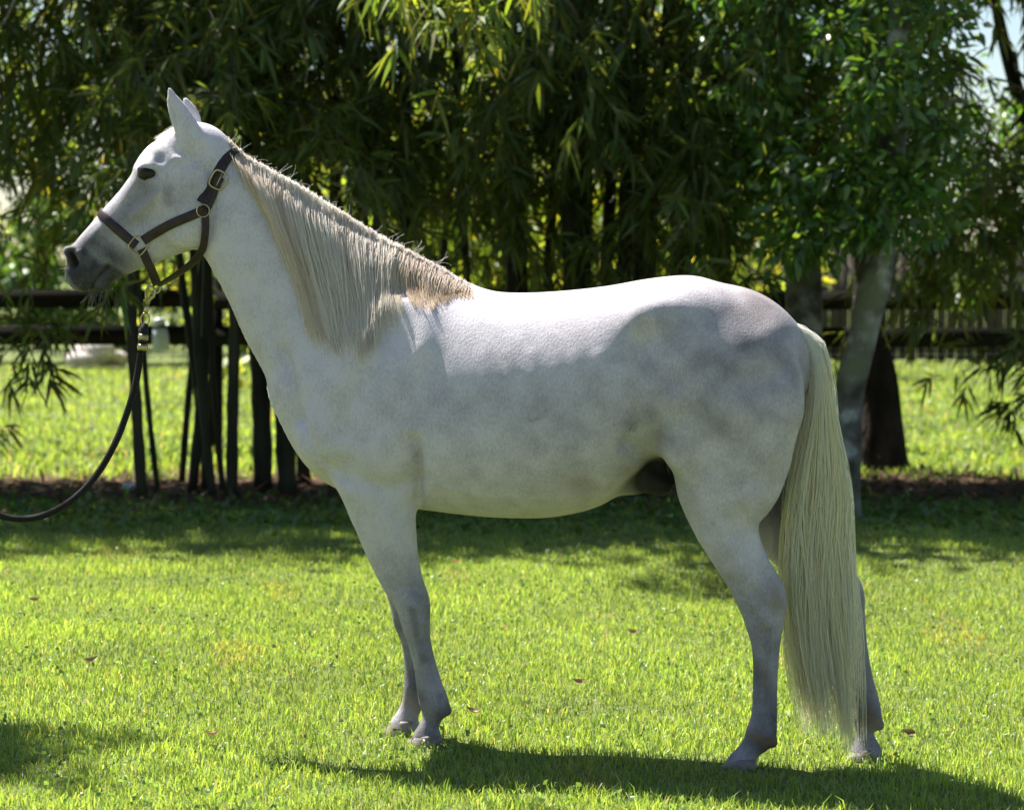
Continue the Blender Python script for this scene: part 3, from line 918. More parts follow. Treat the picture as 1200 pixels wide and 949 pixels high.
def horse_parts(root, bvh, near):
    # --- eyes
    em, nt, out = new_mat('horse_eye')
    b = N(nt, 'ShaderNodeBsdfPrincipled', Roughness=0.06)
    tc = N(nt, 'ShaderNodeTexCoord'); n1 = N(nt, 'ShaderNodeTexNoise', Scale=60.0)
    nt.links.new(tc.outputs['Object'], n1.inputs['Vector'])
    r = ramp(nt, [(0.3, (0.006, 0.005, 0.005)), (0.8, (0.022, 0.014, 0.009))]); nt.links.new(n1.outputs['Fac'], r.inputs['Fac'])
    nt.links.new(r.outputs[0], b.inputs['Base Color']); b.inputs['Specular IOR Level'].default_value = 0.3
    nt.links.new(b.outputs[0], out.inputs['Surface'])
    for s in (-1, 1):
        p, nn = near(172, 204, -0.08)
        v = (np.array(p) - HO) @ EV
        u, z = hp(172, 204, v)
        c = hw(u, (v + 0.0050) * (1 if s < 0 else -1), z + 0.003)
        bm = bmesh.new(); bmesh.ops.create_uvsphere(bm, u_segments=20, v_segments=12, radius=1.0)
        vv = np.array([x.co[:] for x in bm.verts]); ff = [[l.index for l in fc.verts] for fc in bm.faces]
        bm.free()
        an = math.radians(-10)
        X = vv[:, 0] * 0.0320; Z = vv[:, 2] * 0.0235; Y = vv[:, 1] * 0.0255
        uu = X * math.cos(an) - Z * math.sin(an); zz = X * math.sin(an) + Z * math.cos(an)
        wv = c + uu[:, None] * EU + Y[:, None] * EV + zz[:, None] * np.array((0, 0, 1.0))
        mesh_np('eye', wv, [np.array([q for q in ff if len(q) == 4]), np.array([q for q in ff if len(q) == 3])], em, root, smooth=True)
        # eyelids
        mb = MB()
        for (a0, a1, rr) in ((15, 165, 0.0030), (195, 345, 0.0022)):
            pts = []
            for t in np.linspace(a0, a1, 12):
                t = math.radians(t)
                x_, z_ = 0.0325 * math.cos(t), 0.0225 * math.sin(t)
                uu = x_ * math.cos(an) - z_ * math.sin(an); zz = x_ * math.sin(an) + z_ * math.cos(an)
                pts.append(c + uu * EU + zz * np.array((0, 0, 1.0)) + EV * (s * (0.0135 - 0.008 * math.cos(t) ** 2)))
            mb.tube(pts, rr * np.sin(np.linspace(0.25, math.pi - 0.25, 12)) , 6)
        mb.build('eyelid', M['skin'], root)
    # --- hooves
    for (px, py, v, rear, tl) in ((501, 868, -0.072, 0, 0), (474, 851, 0.082, 0, 0), (870, 896, -0.125, 1, 0), (1015, 884, 0.102, 1, 0.0)):
        u, z = hp(px, py, v)
        w = hw(u, v, z); zg = float(gz(w[0], w[1]))
        mb = MB()
        rows = []
        n = 20
        top = (z - zg) + 0.026
        for (h, sx, sy, off) in ((0.0, 0.060, 0.052, -0.012), (0.012, 0.0585, 0.0505, -0.010), (0.030, 0.054, 0.046, -0.004), (0.052, 0.047, 0.042, 0.004), (0.060, 0.042, 0.038, 0.006)):
            for k in range(n):
                t = 2 * math.pi * k / n
                x_ = math.cos(t) * sx; y_ = math.sin(t) * sy
                if math.cos(t) > 0: x_ *= 0.86                      # heel is blunter than the toe
                rows.append(hw(u + x_ + off, v + y_, zg + h * top / 0.06 - 0.003))
        q = []
        for i in range(4):
            for k in range(n):
                q.append((i * n + k, i * n + (k + 1) % n, (i + 1) * n + (k + 1) % n, (i + 1) * n + k))
        V = np.concatenate([np.array(rows), [hw(u, v, zg - 0.003)], [hw(u, v, zg + top)]])
        t3 = [(5 * n, (k + 1) % n, k) for k in range(n)] + [(5 * n + 1, 4 * n + k, 4 * n + (k + 1) % n) for k in range(n)]
        mesh_np('hoof', V, [np.array(q), np.array(t3)], M['hoof'], root, smooth=True)
    # --- mane: guides in pixels from root to tip, hung on the near side of the neck
    G = [
        [(262, 166), (270, 172), (277, 182), (284, 196), (288, 206), (291, 214)],
        [(276, 176), (279, 188), (289, 208), (304, 230), (320, 250), (336, 264)],
        [(290, 187), (292, 204), (306, 232), (326, 262), (342, 296), (352, 334)],
        [(306, 196), (306, 220), (320, 260), (338, 304), (352, 342), (362, 378)],
        [(330, 208), (332, 238), (345, 282), (358, 322), (369, 360), (377, 398)],
        [(355, 222), (357, 252), (368, 296), (379, 336), (388, 374), (394, 408)],
        [(385, 240), (387, 270), (393, 308), (401, 344), (407, 380), (411, 414)],
        [(412, 258), (412, 286), (416, 320), (421, 352), (423, 384), (422, 412)],
        [(438, 273), (437, 298), (436, 326), (436, 352), (435, 376), (432, 398)],
        [(458, 285), (456, 304), (454, 322), (453, 340), (454, 358), (457, 378)],
        [(474, 293), (470, 305), (467, 316), (466, 327), (468, 338), (472, 348)],
        [(490, 301), (486, 313), (484, 325), (486, 337), (491, 350), (498, 363)],
        [(508, 311), (504, 321), (502, 331), (502, 340), (504, 349), (508, 357)],
        [(528, 322), (524, 328), (521, 334), (520, 339), (521, 344), (524, 348)],
        [(552, 336), (551, 338), (550, 340), (549, 342), (549, 344), (550, 346)]]
    G = np.array(G, float)
    roots = (np.arange(len(G))) / (len(G) - 1.0)
    n, S = 7200, 10
    # strands gather in locks
    nl = 104
    lock_s = np.sort(RNG.random(nl) ** 0.95)
    lock_len = 0.68 + 0.42 * RNG.random(nl) ** 0.8
    lock_off = RNG.normal(size=(nl, 2)) * np.array([5.0, 3.0])
    lock_ph = RNG.random(nl) * 6.28; lock_d = RNG.random(nl)
    lock_c = RNG.random(nl); lock_b = 0.56 + 0.52 * RNG.random(nl)
    lock_len = np.where(lock_s > 0.58, 0.42 + 0.80 * RNG.random(nl), lock_len)
    li = RNG.integers(0, nl, n)
    s_ = np.clip(lock_s[li] + RNG.normal(size=n) * 0.0085, 0, 1)
    loose = RNG.random(n) < 0.28
    s_ = np.where(loose, RNG.random(n), s_)
    # cache of near-surface depth on a pixel grid
    gx = np.arange(225, 575, 5.0); gy = np.arange(150, 425, 5.0)
    D = np.zeros((len(gx), len(gy)))
    for a, x in enumerate(gx):
        for b_, y in enumerate(gy):
            u, z = hp(x, y, -0.1)
            hit = bvh.ray_cast(Vector(hw(u, -1.0, z)), Vector(EV))
            D[a, b_] = ((np.array(hit[0]) - HO) @ EV) if hit[0] is not None else 0.03
    def depth(x, y):
        fx = np.clip((x - gx[0]) / 5.0, 0, len(gx) - 1.001); fy = np.clip((y - gy[0]) / 5.0, 0, len(gy) - 1.001)
        i, j = fx.astype(int), fy.astype(int); a, b_ = fx - i, fy - j
        return D[i, j] * (1 - a) * (1 - b_) + D[i + 1, j] * a * (1 - b_) + D[i, j + 1] * (1 - a) * b_ + D[i + 1, j + 1] * a * b_
    gi = np.clip(s_ * (len(G) - 1), 0, len(G) - 1.001); g0 = gi.astype(int); gf = (gi - g0)[:, None, None]
    guide = G[g0] * (1 - gf) + G[g0 + 1] * gf                        # n,6,2
    L = lock_len[li] * (0.90 + 0.14 * RNG.random(n))
    short = RNG.random(n) < 0.16
    L = np.where(short, L * (0.25 + 0.5 * RNG.random(n)), L)
    tpar = np.linspace(0, 1, S)[None, :] * L[:, None] * 5.0
    i0 = np.clip(tpar.astype(int), 0, 4); fr = (tpar - i0)[..., None]
    ar = np.arange(n)[:, None]
    PX = guide[ar, i0] * (1 - fr) + guide[ar, np.minimum(i0 + 1, 5)] * fr   # n,S,2
    tl = np.linspace(0, 1, S)[None, :]
    amp = 1 - np.abs(np.clip((s_ - 0.45) * 1.6, -1, 1)) * 0.5
    wob = (np.sin(tl * 7 + lock_ph[li][:, None]) * 3.0 + np.sin(tl * 15 + 3 * lock_ph[li][:, None]) * 1.2) * tl * amp[:, None]
    conv = (1 - 0.75 * tl)
    PX[..., 0] += (lock_off[li, 0][:, None] * tl + wob + RNG.normal(size=(n, 1)) * 2.6 * conv * np.minimum(tl * 3, 1)) * amp[:, None]
    PX[..., 1] += lock_off[li, 1][:, None] * tl * amp[:, None] + RNG.normal(size=(n, 1)) * 1.6
    dv = depth(PX[..., 0], PX[..., 1])
    root_v = RNG.uniform(-0.028, 0.030, n)
    lift = (0.010 + 0.020 * lock_d[li][:, None] * np.sin(np.clip(tl * 1.1 + 0.12, 0, 1) * math.pi) + 0.006 * RNG.random((n, 1))) * np.clip(1.35 - s_[:, None] * 0.75, 0.3, 1)
    vv = dv - lift
    w0 = np.clip(1 - tl / 0.22, 0, 1) ** 1.3
    vv = vv * (1 - w0) + np.minimum(root_v[:, None], 0.03) * w0
    r_ = np.stack([hp(0, 0)] * 1)
    # pixel -> world with the lateral offset (vectorised hp)
    a = (PX[..., 0] - 600.0) / FPX; b2 = -(PX[..., 1] - 474.5) / FPX
    R = np.stack([a, CA + b2 * SA, b2 * CA - SA], -1)
    o = np.array((0, 0, CAM_H)) - HO
    t = (vv - o @ EV) / (R @ EV)
    Pw = np.array((0, 0, CAM_H)) + R * t[..., None]
    arch = 0.014 * np.sin(np.clip(tl / 0.20, 0, 1) * math.pi)
    Pw[..., 2] += (arch + 0.006 * RNG.random((n, 1)) * np.clip(1 - tl * 3, 0, 1)) * np.clip(1.25 - s_[:, None], 0.15, 1)
    rad = 0.00085 * (1.15 - 0.75 * tl) * (0.8 + 0.5 * RNG.random((n, 1)))
    silver = np.array((0.80, 0.65, 0.55)); grey = np.array((0.44, 0.38, 0.36)); gold = np.array((0.74, 0.50, 0.32)); cream = np.array((0.92, 0.76, 0.61)); rust = np.array((0.46, 0.27, 0.14))
    c = lock_c[li][:, None, None]; rr = RNG.random((n, 1, 1)); tl3 = tl[..., None]
    base = np.where(c < 0.20, grey, np.where(c < 0.72, silver, cream)) * (0.8 + 0.3 * rr)
    front = np.clip((0.36 - s_) / 0.20, 0, 1)[:, None, None]
    back = np.clip((s_ - 0.62) / 0.14, 0, 1)[:, None, None]
    tipc = cream * (1 - 0.45 * front) + gold * 0.45 * front
    ti = base * (1 - 0.75 * tl3) + tipc * 0.75 * tl3
    ti = ti * (1 - 0.8 * front * np.clip(tl3 * 1.8, 0, 1)) + gold * 0.8 * front * np.clip(tl3 * 1.8, 0, 1)
    ti = ti * (1 - back * 0.85) + back * 0.85 * ((1 - tl3) * np.array((0.46, 0.37, 0.32)) + tl3 * np.where(rr < 0.65, gold * 1.08, rust))
    ti = ti * np.where(loose, 0.9, lock_b[li])[:, None, None] * (1.0 + 0.18 * np.clip(1 - tl3 * 4, 0, 1))  # roots lightened to put a sunlit rim into the crest colour
    thin = (s_ > 0.57) & (s_ < 0.82) & (RNG.random(n) < 0.35)
    Pw, rad, ti = Pw[~thin], rad[~thin], ti[~thin]
    strands('mane', Pw, rad, np.clip(ti, 0.02, 0.92), M['hair'], root)['kind'] = 'stuff'
    # flyaway hairs above the crest
    n2, S2 = 80, 6
    s2 = RNG.random(n2) * 0.9
    gi = np.clip(s2 * (len(G) - 1), 0, len(G) - 1.001); g0 = gi.astype(int); gf = (gi - g0)[:, None]
    rt = G[g0, 0] * (1 - gf) + G[g0 + 1, 0] * gf
    ln = 4 + 17 * RNG.random(n2) ** 2
    an = np.radians(-60 + 75 * RNG.random(n2)); cv = RNG.normal(size=n2) * 0.4
    tl = np.linspace(0, 1, S2)[None, :]
    ang = an[:, None] + cv[:, None] * tl
    X = rt[:, 0:1] + ln[:, None] * tl * np.cos(ang); Y = rt[:, 1:2] - 2 + ln[:, None] * tl * np.sin(ang)
    P = np.array([[at_h(x, y, 0.0 + 0.02 * q) for x, y in zip(xx, yy)] for xx, yy, q in zip(X, Y, RNG.normal(size=n2))])
    strands('flyaway_hair', P, np.full((n2, S2), 0.00022), np.full((n2, S2, 3), 0.75), M['hair'], root)['kind'] = 'stuff'
    # --- forelock: short tuft between the ears
    n3, S3 = 520, 7
    tl = np.linspace(0, 1, S3)[None, :]
    u0 = RNG.random(n3)
    X = 236 - 40 * u0[:, None] * 0.55 - tl * (20 + 14 * RNG.random((n3, 1))) + RNG.normal(size=(n3, 1)) * 2
    Y = 158 - 8 * np.sin(u0[:, None] * 3.1) - 5 * np.sin(tl * 2.6) + tl * 10 + 6 * (1 - u0[:, None]) * tl + RNG.normal(size=(n3, 1)) * 2
    vv3 = RNG.normal(size=(n3, 1)) * 0.022 * (1 - 0.3 * tl) + 0.004
    P = at_hv(X, Y, vv3)
    ti = np.array((0.72, 0.62, 0.56))[None, None] * (0.7 + 0.5 * RNG.random((n3, 1, 1))) * np.ones((n3, S3, 1))
    strands('forelock', P, 0.0008 * (1.1 - 0.7 * tl) * np.ones((n3, 1)), ti, M['hair'], root)['kind'] = 'stuff'
    # bridle path tuft behind the ears
    # --- tail
    n4, S4 = 4600, 14
    Lft = np.array([(922, 376), (934, 396), (946, 420), (949, 450), (944, 490), (932, 540), (922, 590), (919, 640), (920, 690), (923, 740), (929, 790), (938, 845), (942, 880)], float)
    Rgt = np.array([(930, 374), (950, 387), (967, 402), (974, 440), (979, 490), (986, 540), (992, 590), (995, 640), (998, 690), (1001, 740), (1003, 790), (1006, 850), (1008, 885)], float)
    nlk = 120
    lk_a = RNG.uniform(-1, 1, nlk); lk_b = RNG.uniform(-1, 1, nlk); lk_l = 0.74 + 0.27 * RNG.random(nlk) ** 0.6; lk_c = RNG.random(nlk); lk_p = RNG.random(nlk) * 6.28
    li = RNG.integers(0, nlk, n4)
    A = np.clip(lk_a[li] + RNG.normal(size=n4) * 0.10, -1.05, 1.05); Bd = np.clip(lk_b[li] + RNG.normal(size=n4) * 0.15, -1.1, 1.1)
    st = np.where(RNG.random(n4) < 0.6, RNG.random(n4) ** 1.3 * 0.15, RNG.random(n4) * 0.06)
    Ln = lk_l[li] * (0.92 + 0.10 * RNG.random(n4)) * (0.965 + 0.035 * A)
    Ln = np.where(RNG.random(n4) < 0.15, st + (Ln - st) * (0.2 + 0.6 * RNG.random(n4)), Ln)
    tl = np.linspace(0, 1, S4)[None, :]
    T = (st[:, None] + (Ln - st)[:, None] * tl) * (len(Lft) - 1)
    i0 = np.clip(T.astype(int), 0, len(Lft) - 2); fr = (T - i0)[..., None]
    l_ = Lft[i0] * (1 - fr) + Lft[i0 + 1] * fr; r_ = Rgt[i0] * (1 - fr) + Rgt[i0 + 1] * fr
    spread = 0.5 + 0.5 * A[:, None] * (0.25 + 0.75 * np.clip(tl * 3.5, 0, 1))
    spread = spread + 0.085 * np.sin(tl * (5 + 4 * lk_b[li][:, None] ** 2) + lk_p[li][:, None]) * np.clip(tl * 2, 0, 1) + RNG.normal(size=(n4, 1)) * 0.03 * tl
    PX = l_ * (1 - spread[..., None]) + r_ * spread[..., None]
    wid = 0.018 + 0.035 * np.clip(T / 6.0, 0, 1)
    vv = -0.005 - 0.03 * np.clip(T / 10, 0, 1) + Bd[:, None] * wid * np.sqrt(np.clip(1.1 - (A[:, None]) ** 2, 0.1, 1))
    P = at_hv(PX[..., 0], PX[..., 1], vv)
    fly = RNG.normal(size=(n4, 1)) * 0.006 * tl ** 2
    P[..., 0] += fly
    rad = 0.0012 * (1.1 - 0.85 * tl ** 1.5) * (0.75 + 0.6 * RNG.random((n4, 1)))
    c = lk_c[li][:, None, None]; rr = RNG.random((n4, 1, 1)); tl3 = tl[..., None]
    cream = np.array((0.95, 0.80, 0.50)); straw = np.array((0.95, 0.71, 0.38)); whit = np.array((0.94, 0.88, 0.78)); brn = np.array((0.42, 0.31, 0.17))
    ti = np.where(c < 0.62, cream, np.where(c < 0.93, straw, brn * 1.3)) * (0.82 + 0.26 * rr)
    topw = np.clip(1 - T / 3.2, 0, 1)[..., None]
    ti = ti * (1 - topw * 0.8) + whit * topw * 0.8
    strands('tail', P, rad, np.clip(ti, 0.02, 0.92), M['hair'], root)['kind'] = 'stuff'
    # --- whiskers on chin and nose
    Pw, rd = [], []
    for k in range(46):
        x0 = RNG.uniform(103, 132) if k < 34 else RNG.uniform(76, 84)
        y0 = 341 if k < 34 else RNG.uniform(306, 326)
        an = math.radians(RNG.uniform(70, 115) if k < 34 else RNG.uniform(150, 210)); ln = RNG.uniform(8, 24) if k < 34 else RNG.uniform(3, 10)
        v = RNG.uniform(-0.035, 0.035); cu = RNG.normal() * 0.12
        Pw.append([at_h(x0 + ln * t * math.cos(an + cu * t), y0 - 3 + ln * t * math.sin(an + cu * t), v) for t in np.linspace(0, 1, 5)])
    strands('whiskers', np.array(Pw), np.full((46, 5), 0.00045), np.full((46, 5, 3), 0.07), M['hair'], root)['kind'] = 'stuff'

def at_h(px, py, v):
    u, z = hp(px, py, v)
    return hw(u, v, z)

def at_hv(X, Y, vv):
    a = (X - 600.0) / FPX; b2 = -(Y - 474.5) / FPX
    R = np.stack([a, CA + b2 * SA, b2 * CA - SA], -1)
    o = np.array((0, 0, CAM_H)) - HO
    vv = np.broadcast_to(vv, X.shape)
    t = (vv - o @ EV) / (R @ EV)
    return np.array((0, 0, CAM_H)) + R * t[..., None]
# ------------------------------------------------------------------ halter and lead rope
def ribbon(path, normal, width, thick):
    """closed strap: path (n,3), outward normals (n,3)"""
    path = np.asarray(path, float); nn = np.asarray(normal, float)
    nn /= np.linalg.norm(nn, axis=1)[:, None]
    tan = np.gradient(path, axis=0); tan /= np.linalg.norm(tan, axis=1)[:, None] + 1e-9
    side = np.cross(tan, nn); side /= np.linalg.norm(side, axis=1)[:, None] + 1e-9
    nn = np.cross(side, tan)
    prof = [(-0.5, 0), (-0.5, 0.7), (-0.42, 1.0), (0.42, 1.0), (0.5, 0.7), (0.5, 0)]
    V = np.concatenate([path + side * (a * width) + nn * (b * thick) for a, b in prof]).reshape(len(prof), len(path), 3).transpose(1, 0, 2)
    n, k = len(path), len(prof)
    q = [(i * k + j, i * k + (j + 1) % k, (i + 1) * k + (j + 1) % k, (i + 1) * k + j) for i in range(n - 1) for j in range(k)]
    q += [(0, 1, 4, 5), (1, 2, 3, 4)] + [((n - 1) * k + a, (n - 1) * k + b, (n - 1) * k + c, (n - 1) * k + d) for a, b, c, d in ((5, 4, 1, 0), (4, 3, 2, 1))]
    return V.reshape(-1, 3), np.array(q)

def smooth_path(P, it=3):
    P = np.array(P, float)
    for _ in range(it):
        P[1:-1] = 0.25 * P[:-2] + 0.5 * P[1:-1] + 0.25 * P[2:]
    return P

def build_tack(bvh, near):
    EVv = Vector(EV)
    lift = 0.0015
    root = empty('halter', Vector(at_h(200, 250, 0)), 'dark brown leather halter with brass fittings on the horse head', 'halter', rz=-PSI)
    bpy.context.view_layer.update()
    def side_strap(name, pts, width, side=-1, thick=0.0045, samples=14, off=0.0):
        """strap lying on the cheek, pts pixels; side -1 near, 1 far (mirror)"""
        C = crom(np.array(pts, float), max(3, samples // (len(pts) - 1)))
        P, Nn = [], []
        for x, y in C:
            p, nn = near(x, y, -0.08)
            p = np.array(p); nn = np.array(nn)
            if nn @ EV > 0: nn = -nn
            nn = nn + np.array(-EV) * 0.6
            if side > 0:
                v = (p - HO) @ EV; p = p - EV * (2 * v); nn = nn - EV * (2 * (nn @ EV))
            P.append(p); Nn.append(nn / np.linalg.norm(nn))
        P = smooth_path(P, 2); Nn = smooth_path(Nn, 2)
        P = P + Nn * (lift + off)
        V, Q = ribbon(P, Nn, width, thick)
        return mesh_np(name, V, Q, M['leather'], root, smooth=False)
    def loop(name, a, b, c, a0, a1, width, thick=0.0045, n=40, end_px=None):
        """strap in the plane through the pixel line a-b and the lateral axis, rays from c at angles (deg): -90 near side, 0 along a, 90 far side"""
        A, B, Cc = at_h(*a, 0), at_h(*b, 0), at_h(*c, 0)
        ax = (A - B) / np.linalg.norm(A - B)
        P, Nn = [], []
        for t in np.radians(np.linspace(a0, a1, n)):
            d = ax * math.cos(t) + EV * math.sin(t)
            o = Cc + d * 0.6
            h = bvh.ray_cast(Vector(o), Vector(-d), 0.62)
            if h[0] is None: continue
            P.append(np.array(h[0])); Nn.append(d)
        P = smooth_path(P, 2); P = P + np.array(Nn) * lift
        # true normals in the strap's plane
        tan = np.gradient(P, axis=0); pl = np.cross(ax, EV)
        Nr = np.cross(tan, pl); Nr /= np.linalg.norm(Nr, axis=1)[:, None]
        sg = np.sign((Nr * np.array(Nn)).sum(1))[:, None]
        V, Q = ribbon(P, Nr * sg, width, thick)
        return mesh_np(name, V, Q, M['leather'], root, smooth=False), P
    # noseband over the nose from cheek ring to cheek ring
    loop('noseband', (113, 244), (160, 284), (136, 263), -152, 152, 0.030, n=56)
    # crownpiece over the poll behind the ears
    loop('crownpiece', (277, 172), (240, 246), (252, 222), -120, 120, 0.034, n=52)
    for s in (-1, 1):
        side_strap('cheekpiece', [(240, 246), (222, 254), (202, 262), (182, 273), (168, 282)], 0.030, s)
        side_strap('cheek_strap', [(258, 208), (250, 226), (241, 246)], 0.029, s, off=0.004)
        # strap from cheek ring down to the chin ring
        q0 = near(167, 294, -0.07)[0]; v0 = (np.array(q0) - HO) @ EV
        vs = [v0 - 0.004, v0 - 0.002, v0 * 0.85, v0 * 0.45]
        pts = [at_h(x, y, v * (1 if s < 0 else -1)) for (x, y), v in zip([(166, 292), (172, 305), (178, 318), (184, 333)], vs)]
        P = crom(pts, 5); Nn = np.array([-EV * (1 if s < 0 else -1)] * len(P))
        V, Q = ribbon(P, Nn, 0.028, 0.0045); mesh_np('chin_strap', V, Q, M['leather'], root)
        # throat strap: on the cheek, then a loose run under the jaw to the chin ring
        q1 = near(240, 262, -0.08)[0]; v1 = (np.array(q1) - HO) @ EV
        px = [(240, 247), (241, 262), (240, 278), (237, 292), (228, 305), (212, 318), (196, 328), (186, 334)]
        vv = [v1 - 0.006, v1 - 0.007, v1 - 0.006, v1 * 0.85, v1 * 0.6, v1 * 0.4, v1 * 0.2, v1 * 0.1]
        pts = [at_h(x, y, v * (1 if s < 0 else -1)) for (x, y), v in zip(px, vv)]
        P = crom(pts, 4)
        pl = np.linspace(0, 1, len(P))[:, None]
        down = np.array((0.25, 0, -1.0))
        Nn = (-EV * (1 if s < 0 else -1)) * (1 - 0.75 * pl) + down * 0.75 * pl
        V, Q = ribbon(P, Nn, 0.024, 0.0045); mesh_np('throat_strap', V, Q, M['leather'], root)
        # brass cheek ring (rounded square)
        c, nn = near(162, 287, -0.07); v = (np.array(c) - HO) @ EV - 0.004
        mb = MB(); pts = []
        for t in np.linspace(0, 2 * math.pi, 25):
            r = 1.0 / (abs(math.cos(t)) ** 5 + abs(math.sin(t)) ** 5) ** 0.2
            a = t + math.radians(38)
            x, y = 9.5 * r * math.cos(a), 9.5 * r * math.sin(a)
            pts.append(at_h(162 + x, 288 + y, v * (1 if s < 0 else -1)))
        mb.tube(pts, 0.0030, 6, cap=False); mb.build('cheek_ring', M['brass'], root)
        # crown buckle
        c, nn = near(256, 211, -0.08); v = (np.array(c) - HO) @ EV - 0.012
        mb = MB(); pts = []
        for t in np.linspace(0, 2 * math.pi, 25):
            r = 1.0 / (abs(math.cos(t)) ** 4 + abs(math.sin(t)) ** 4) ** 0.25
            x, y = 9.0 * r * math.cos(t), 10.5 * r * math.sin(t); a = math.radians(28)
            pts.append(at_h(256 + x * math.cos(a) - y * math.sin(a), 211 + x * math.sin(a) + y * math.cos(a), v * (1 if s < 0 else -1)))
        mb.tube(pts, 0.0034, 8, cap=False)
        bk = mb.build('buckle', M['brass'], root)
        mb = MB(); mb.tube([at_h(261, 201, v * (1 if s < 0 else -1)), at_h(257, 211, (v - 0.002) * (1 if s < 0 else -1)), at_h(253, 219, v * (1 if s < 0 else -1))], 0.0022, 6)
        mb.build('prong', M['brass'], bk)
        # square at the throat joint
        c, nn = near(238, 246, -0.08); v = (np.array(c) - HO) @ EV - 0.010
        mb = MB(); pts = [at_h(238 + 7.5 * math.cos(t), 247 + 7.5 * math.sin(t), v * (1 if s < 0 else -1)) for t in np.linspace(0, 2 * math.pi, 17)]
        mb.tube(pts, 0.0024, 6, cap=False); mb.build('joint_ring', M['brass'], root)
    mb = MB(); mb.tube([at_h(181 + 7 * math.cos(t), 337 + 7 * math.sin(t), 0.0) for t in np.linspace(0, 2 * math.pi, 21)], 0.0030, 6, cap=False)
    mb.build('chin_ring', M['brass'], root)

    # ---- lead rope
    v = -0.004
    base = at_h(30, 609, -0.05)
    root = empty('lead_rope', Vector(base), 'black braided lead rope clipped to the halter and sagging to the left', 'rope')
    bpy.context.view_layer.update()
    px = [(166, 386, 0), (166, 400, 0), (164, 418, 0), (160, 444, -0.005), (150, 480, -0.01), (135, 519, -0.02), (114, 555, -0.03), (88, 583, -0.04), (58, 601, -0.05), (28, 608, -0.06), (-2, 603, -0.07), (-35, 585, -0.08), (-70, 552, -0.1), (-100, 512, -0.12)]
    C = crom(np.array([at_h(x, y, vv) for x, y, vv in px]), 12)
    L = np.concatenate([[0], np.cumsum(np.linalg.norm(np.diff(C, axis=0), axis=1))])
    # three-strand twist
    tan = np.gradient(C, axis=0); tan /= np.linalg.norm(tan, axis=1)[:, None]
    A = np.cross(tan, EV); A /= np.linalg.norm(A, axis=1)[:, None]; B = np.cross(tan, A)
    mb = MB()
    Ls = np.linspace(0, L[-1], 900)
    Cs = np.stack([np.interp(Ls, L, C[:, k]) for k in range(3)], -1); As = np.stack([np.interp(Ls, L, A[:, k]) for k in range(3)], -1); Bs = np.stack([np.interp(Ls, L, B[:, k]) for k in range(3)], -1)
    for k in range(4):
        ph = Ls / 0.036 * 2 * math.pi + k * math.pi / 2
        mb.tube(Cs + 0.0058 * (np.cos(ph)[:, None] * As + np.sin(ph)[:, None] * Bs), 0.0056, 6)
    mb.build('rope', M['rope'], root)
    mb = MB(); mb.tube([at_h(170, 379, v), at_h(169, 386, v), at_h(168, 394, v), at_h(167, 404, v), at_h(166, 412, v)], [0.010, 0.0145, 0.0145, 0.0145, 0.0145], 12)
    mb.build('end_sleeve', M['rope'], root)
    for (x, y) in ((168, 395), (167, 407)):
        mb = MB(); mb.tube([at_h(x + 0.3, y - 3.5, v), at_h(x, y, v), at_h(x - 0.3, y + 3.5, v)], [0.0165, 0.0175, 0.0165], 14)
        mb.build('brass_clamp', M['brass'], root)
    # snap hook: swivel eye, body, hook loop and thumb knob
    mb = MB(); mb.tube([at_h(170 + 5 * math.cos(t), 374 + 7 * math.sin(t), v) for t in np.linspace(0, 2 * math.pi, 17)], 0.0028, 6, cap=False)
    mb.tube([at_h(171, 367, v), at_h(172, 362, v), at_h(173, 357, v)], [0.006, 0.0075, 0.005], 10)
    mb.tube([at_h(173, 357, v), at_h(175, 351, v), at_h(180, 347, v), at_h(182, 341, v), at_h(179, 336, v), at_h(174, 336, v), at_h(171, 341, v), at_h(171, 348, v), at_h(172, 355, v)], [0.005, 0.0058, 0.0052, 0.0045, 0.004, 0.0042, 0.0038, 0.0038, 0.0042], 8)
    mb.tube([at_h(171.5, 351, v), at_h(169.5, 351.5, v), at_h(168, 352, v)], [0.002, 0.0026, 0.0034], 8)
    mb.build('snap_hook', M['brass'], root)
# ------------------------------------------------------------------ plants, fence and far things
def leaf_mesh(name, P, D, Nn, L, W, droop, tint, mat, parent=None, kind='stuff'):
    """lance-shaped leaves: P base (n,3), D direction, Nn blade normal; 6 verts / 4 tris each"""
    n = len(P)
    D = D / np.linalg.norm(D, axis=1)[:, None]
    S = np.cross(D, Nn); S /= np.linalg.norm(S, axis=1)[:, None] + 1e-9
    dn = np.array((0, 0, -1.0))
    def pt(t):
        return P + D * (L * t)[:, None] + dn * (droop * L * t * t)[:, None]
    a, b, c = pt(0.28), pt(0.62), pt(1.0)
    w = (W * 0.5)[:, None]
    V = np.stack([P, a - S * w, a + S * w, b - S * w * 0.8, b + S * w * 0.8, c], 1)
    k = (np.arange(n) * 6)[:, None]
    F = np.concatenate([k + np.array([0, 1, 2]), k + np.array([1, 3, 4]), k + np.array([1, 4, 2]), k + np.array([3, 5, 4])])
    C = np.repeat(np.concatenate([tint, np.ones((n, 1))], 1)[:, None, :], 6, 1).reshape(-1, 4)
    o = mesh_np(name, V.reshape(-1, 3), F, mat, parent, cols={'tint': C})
    if kind: o['kind'] = kind
    return o

def rdir(n):
    v = RNG.normal(size=(n, 3)); return v / np.linalg.norm(v, axis=1)[:, None]

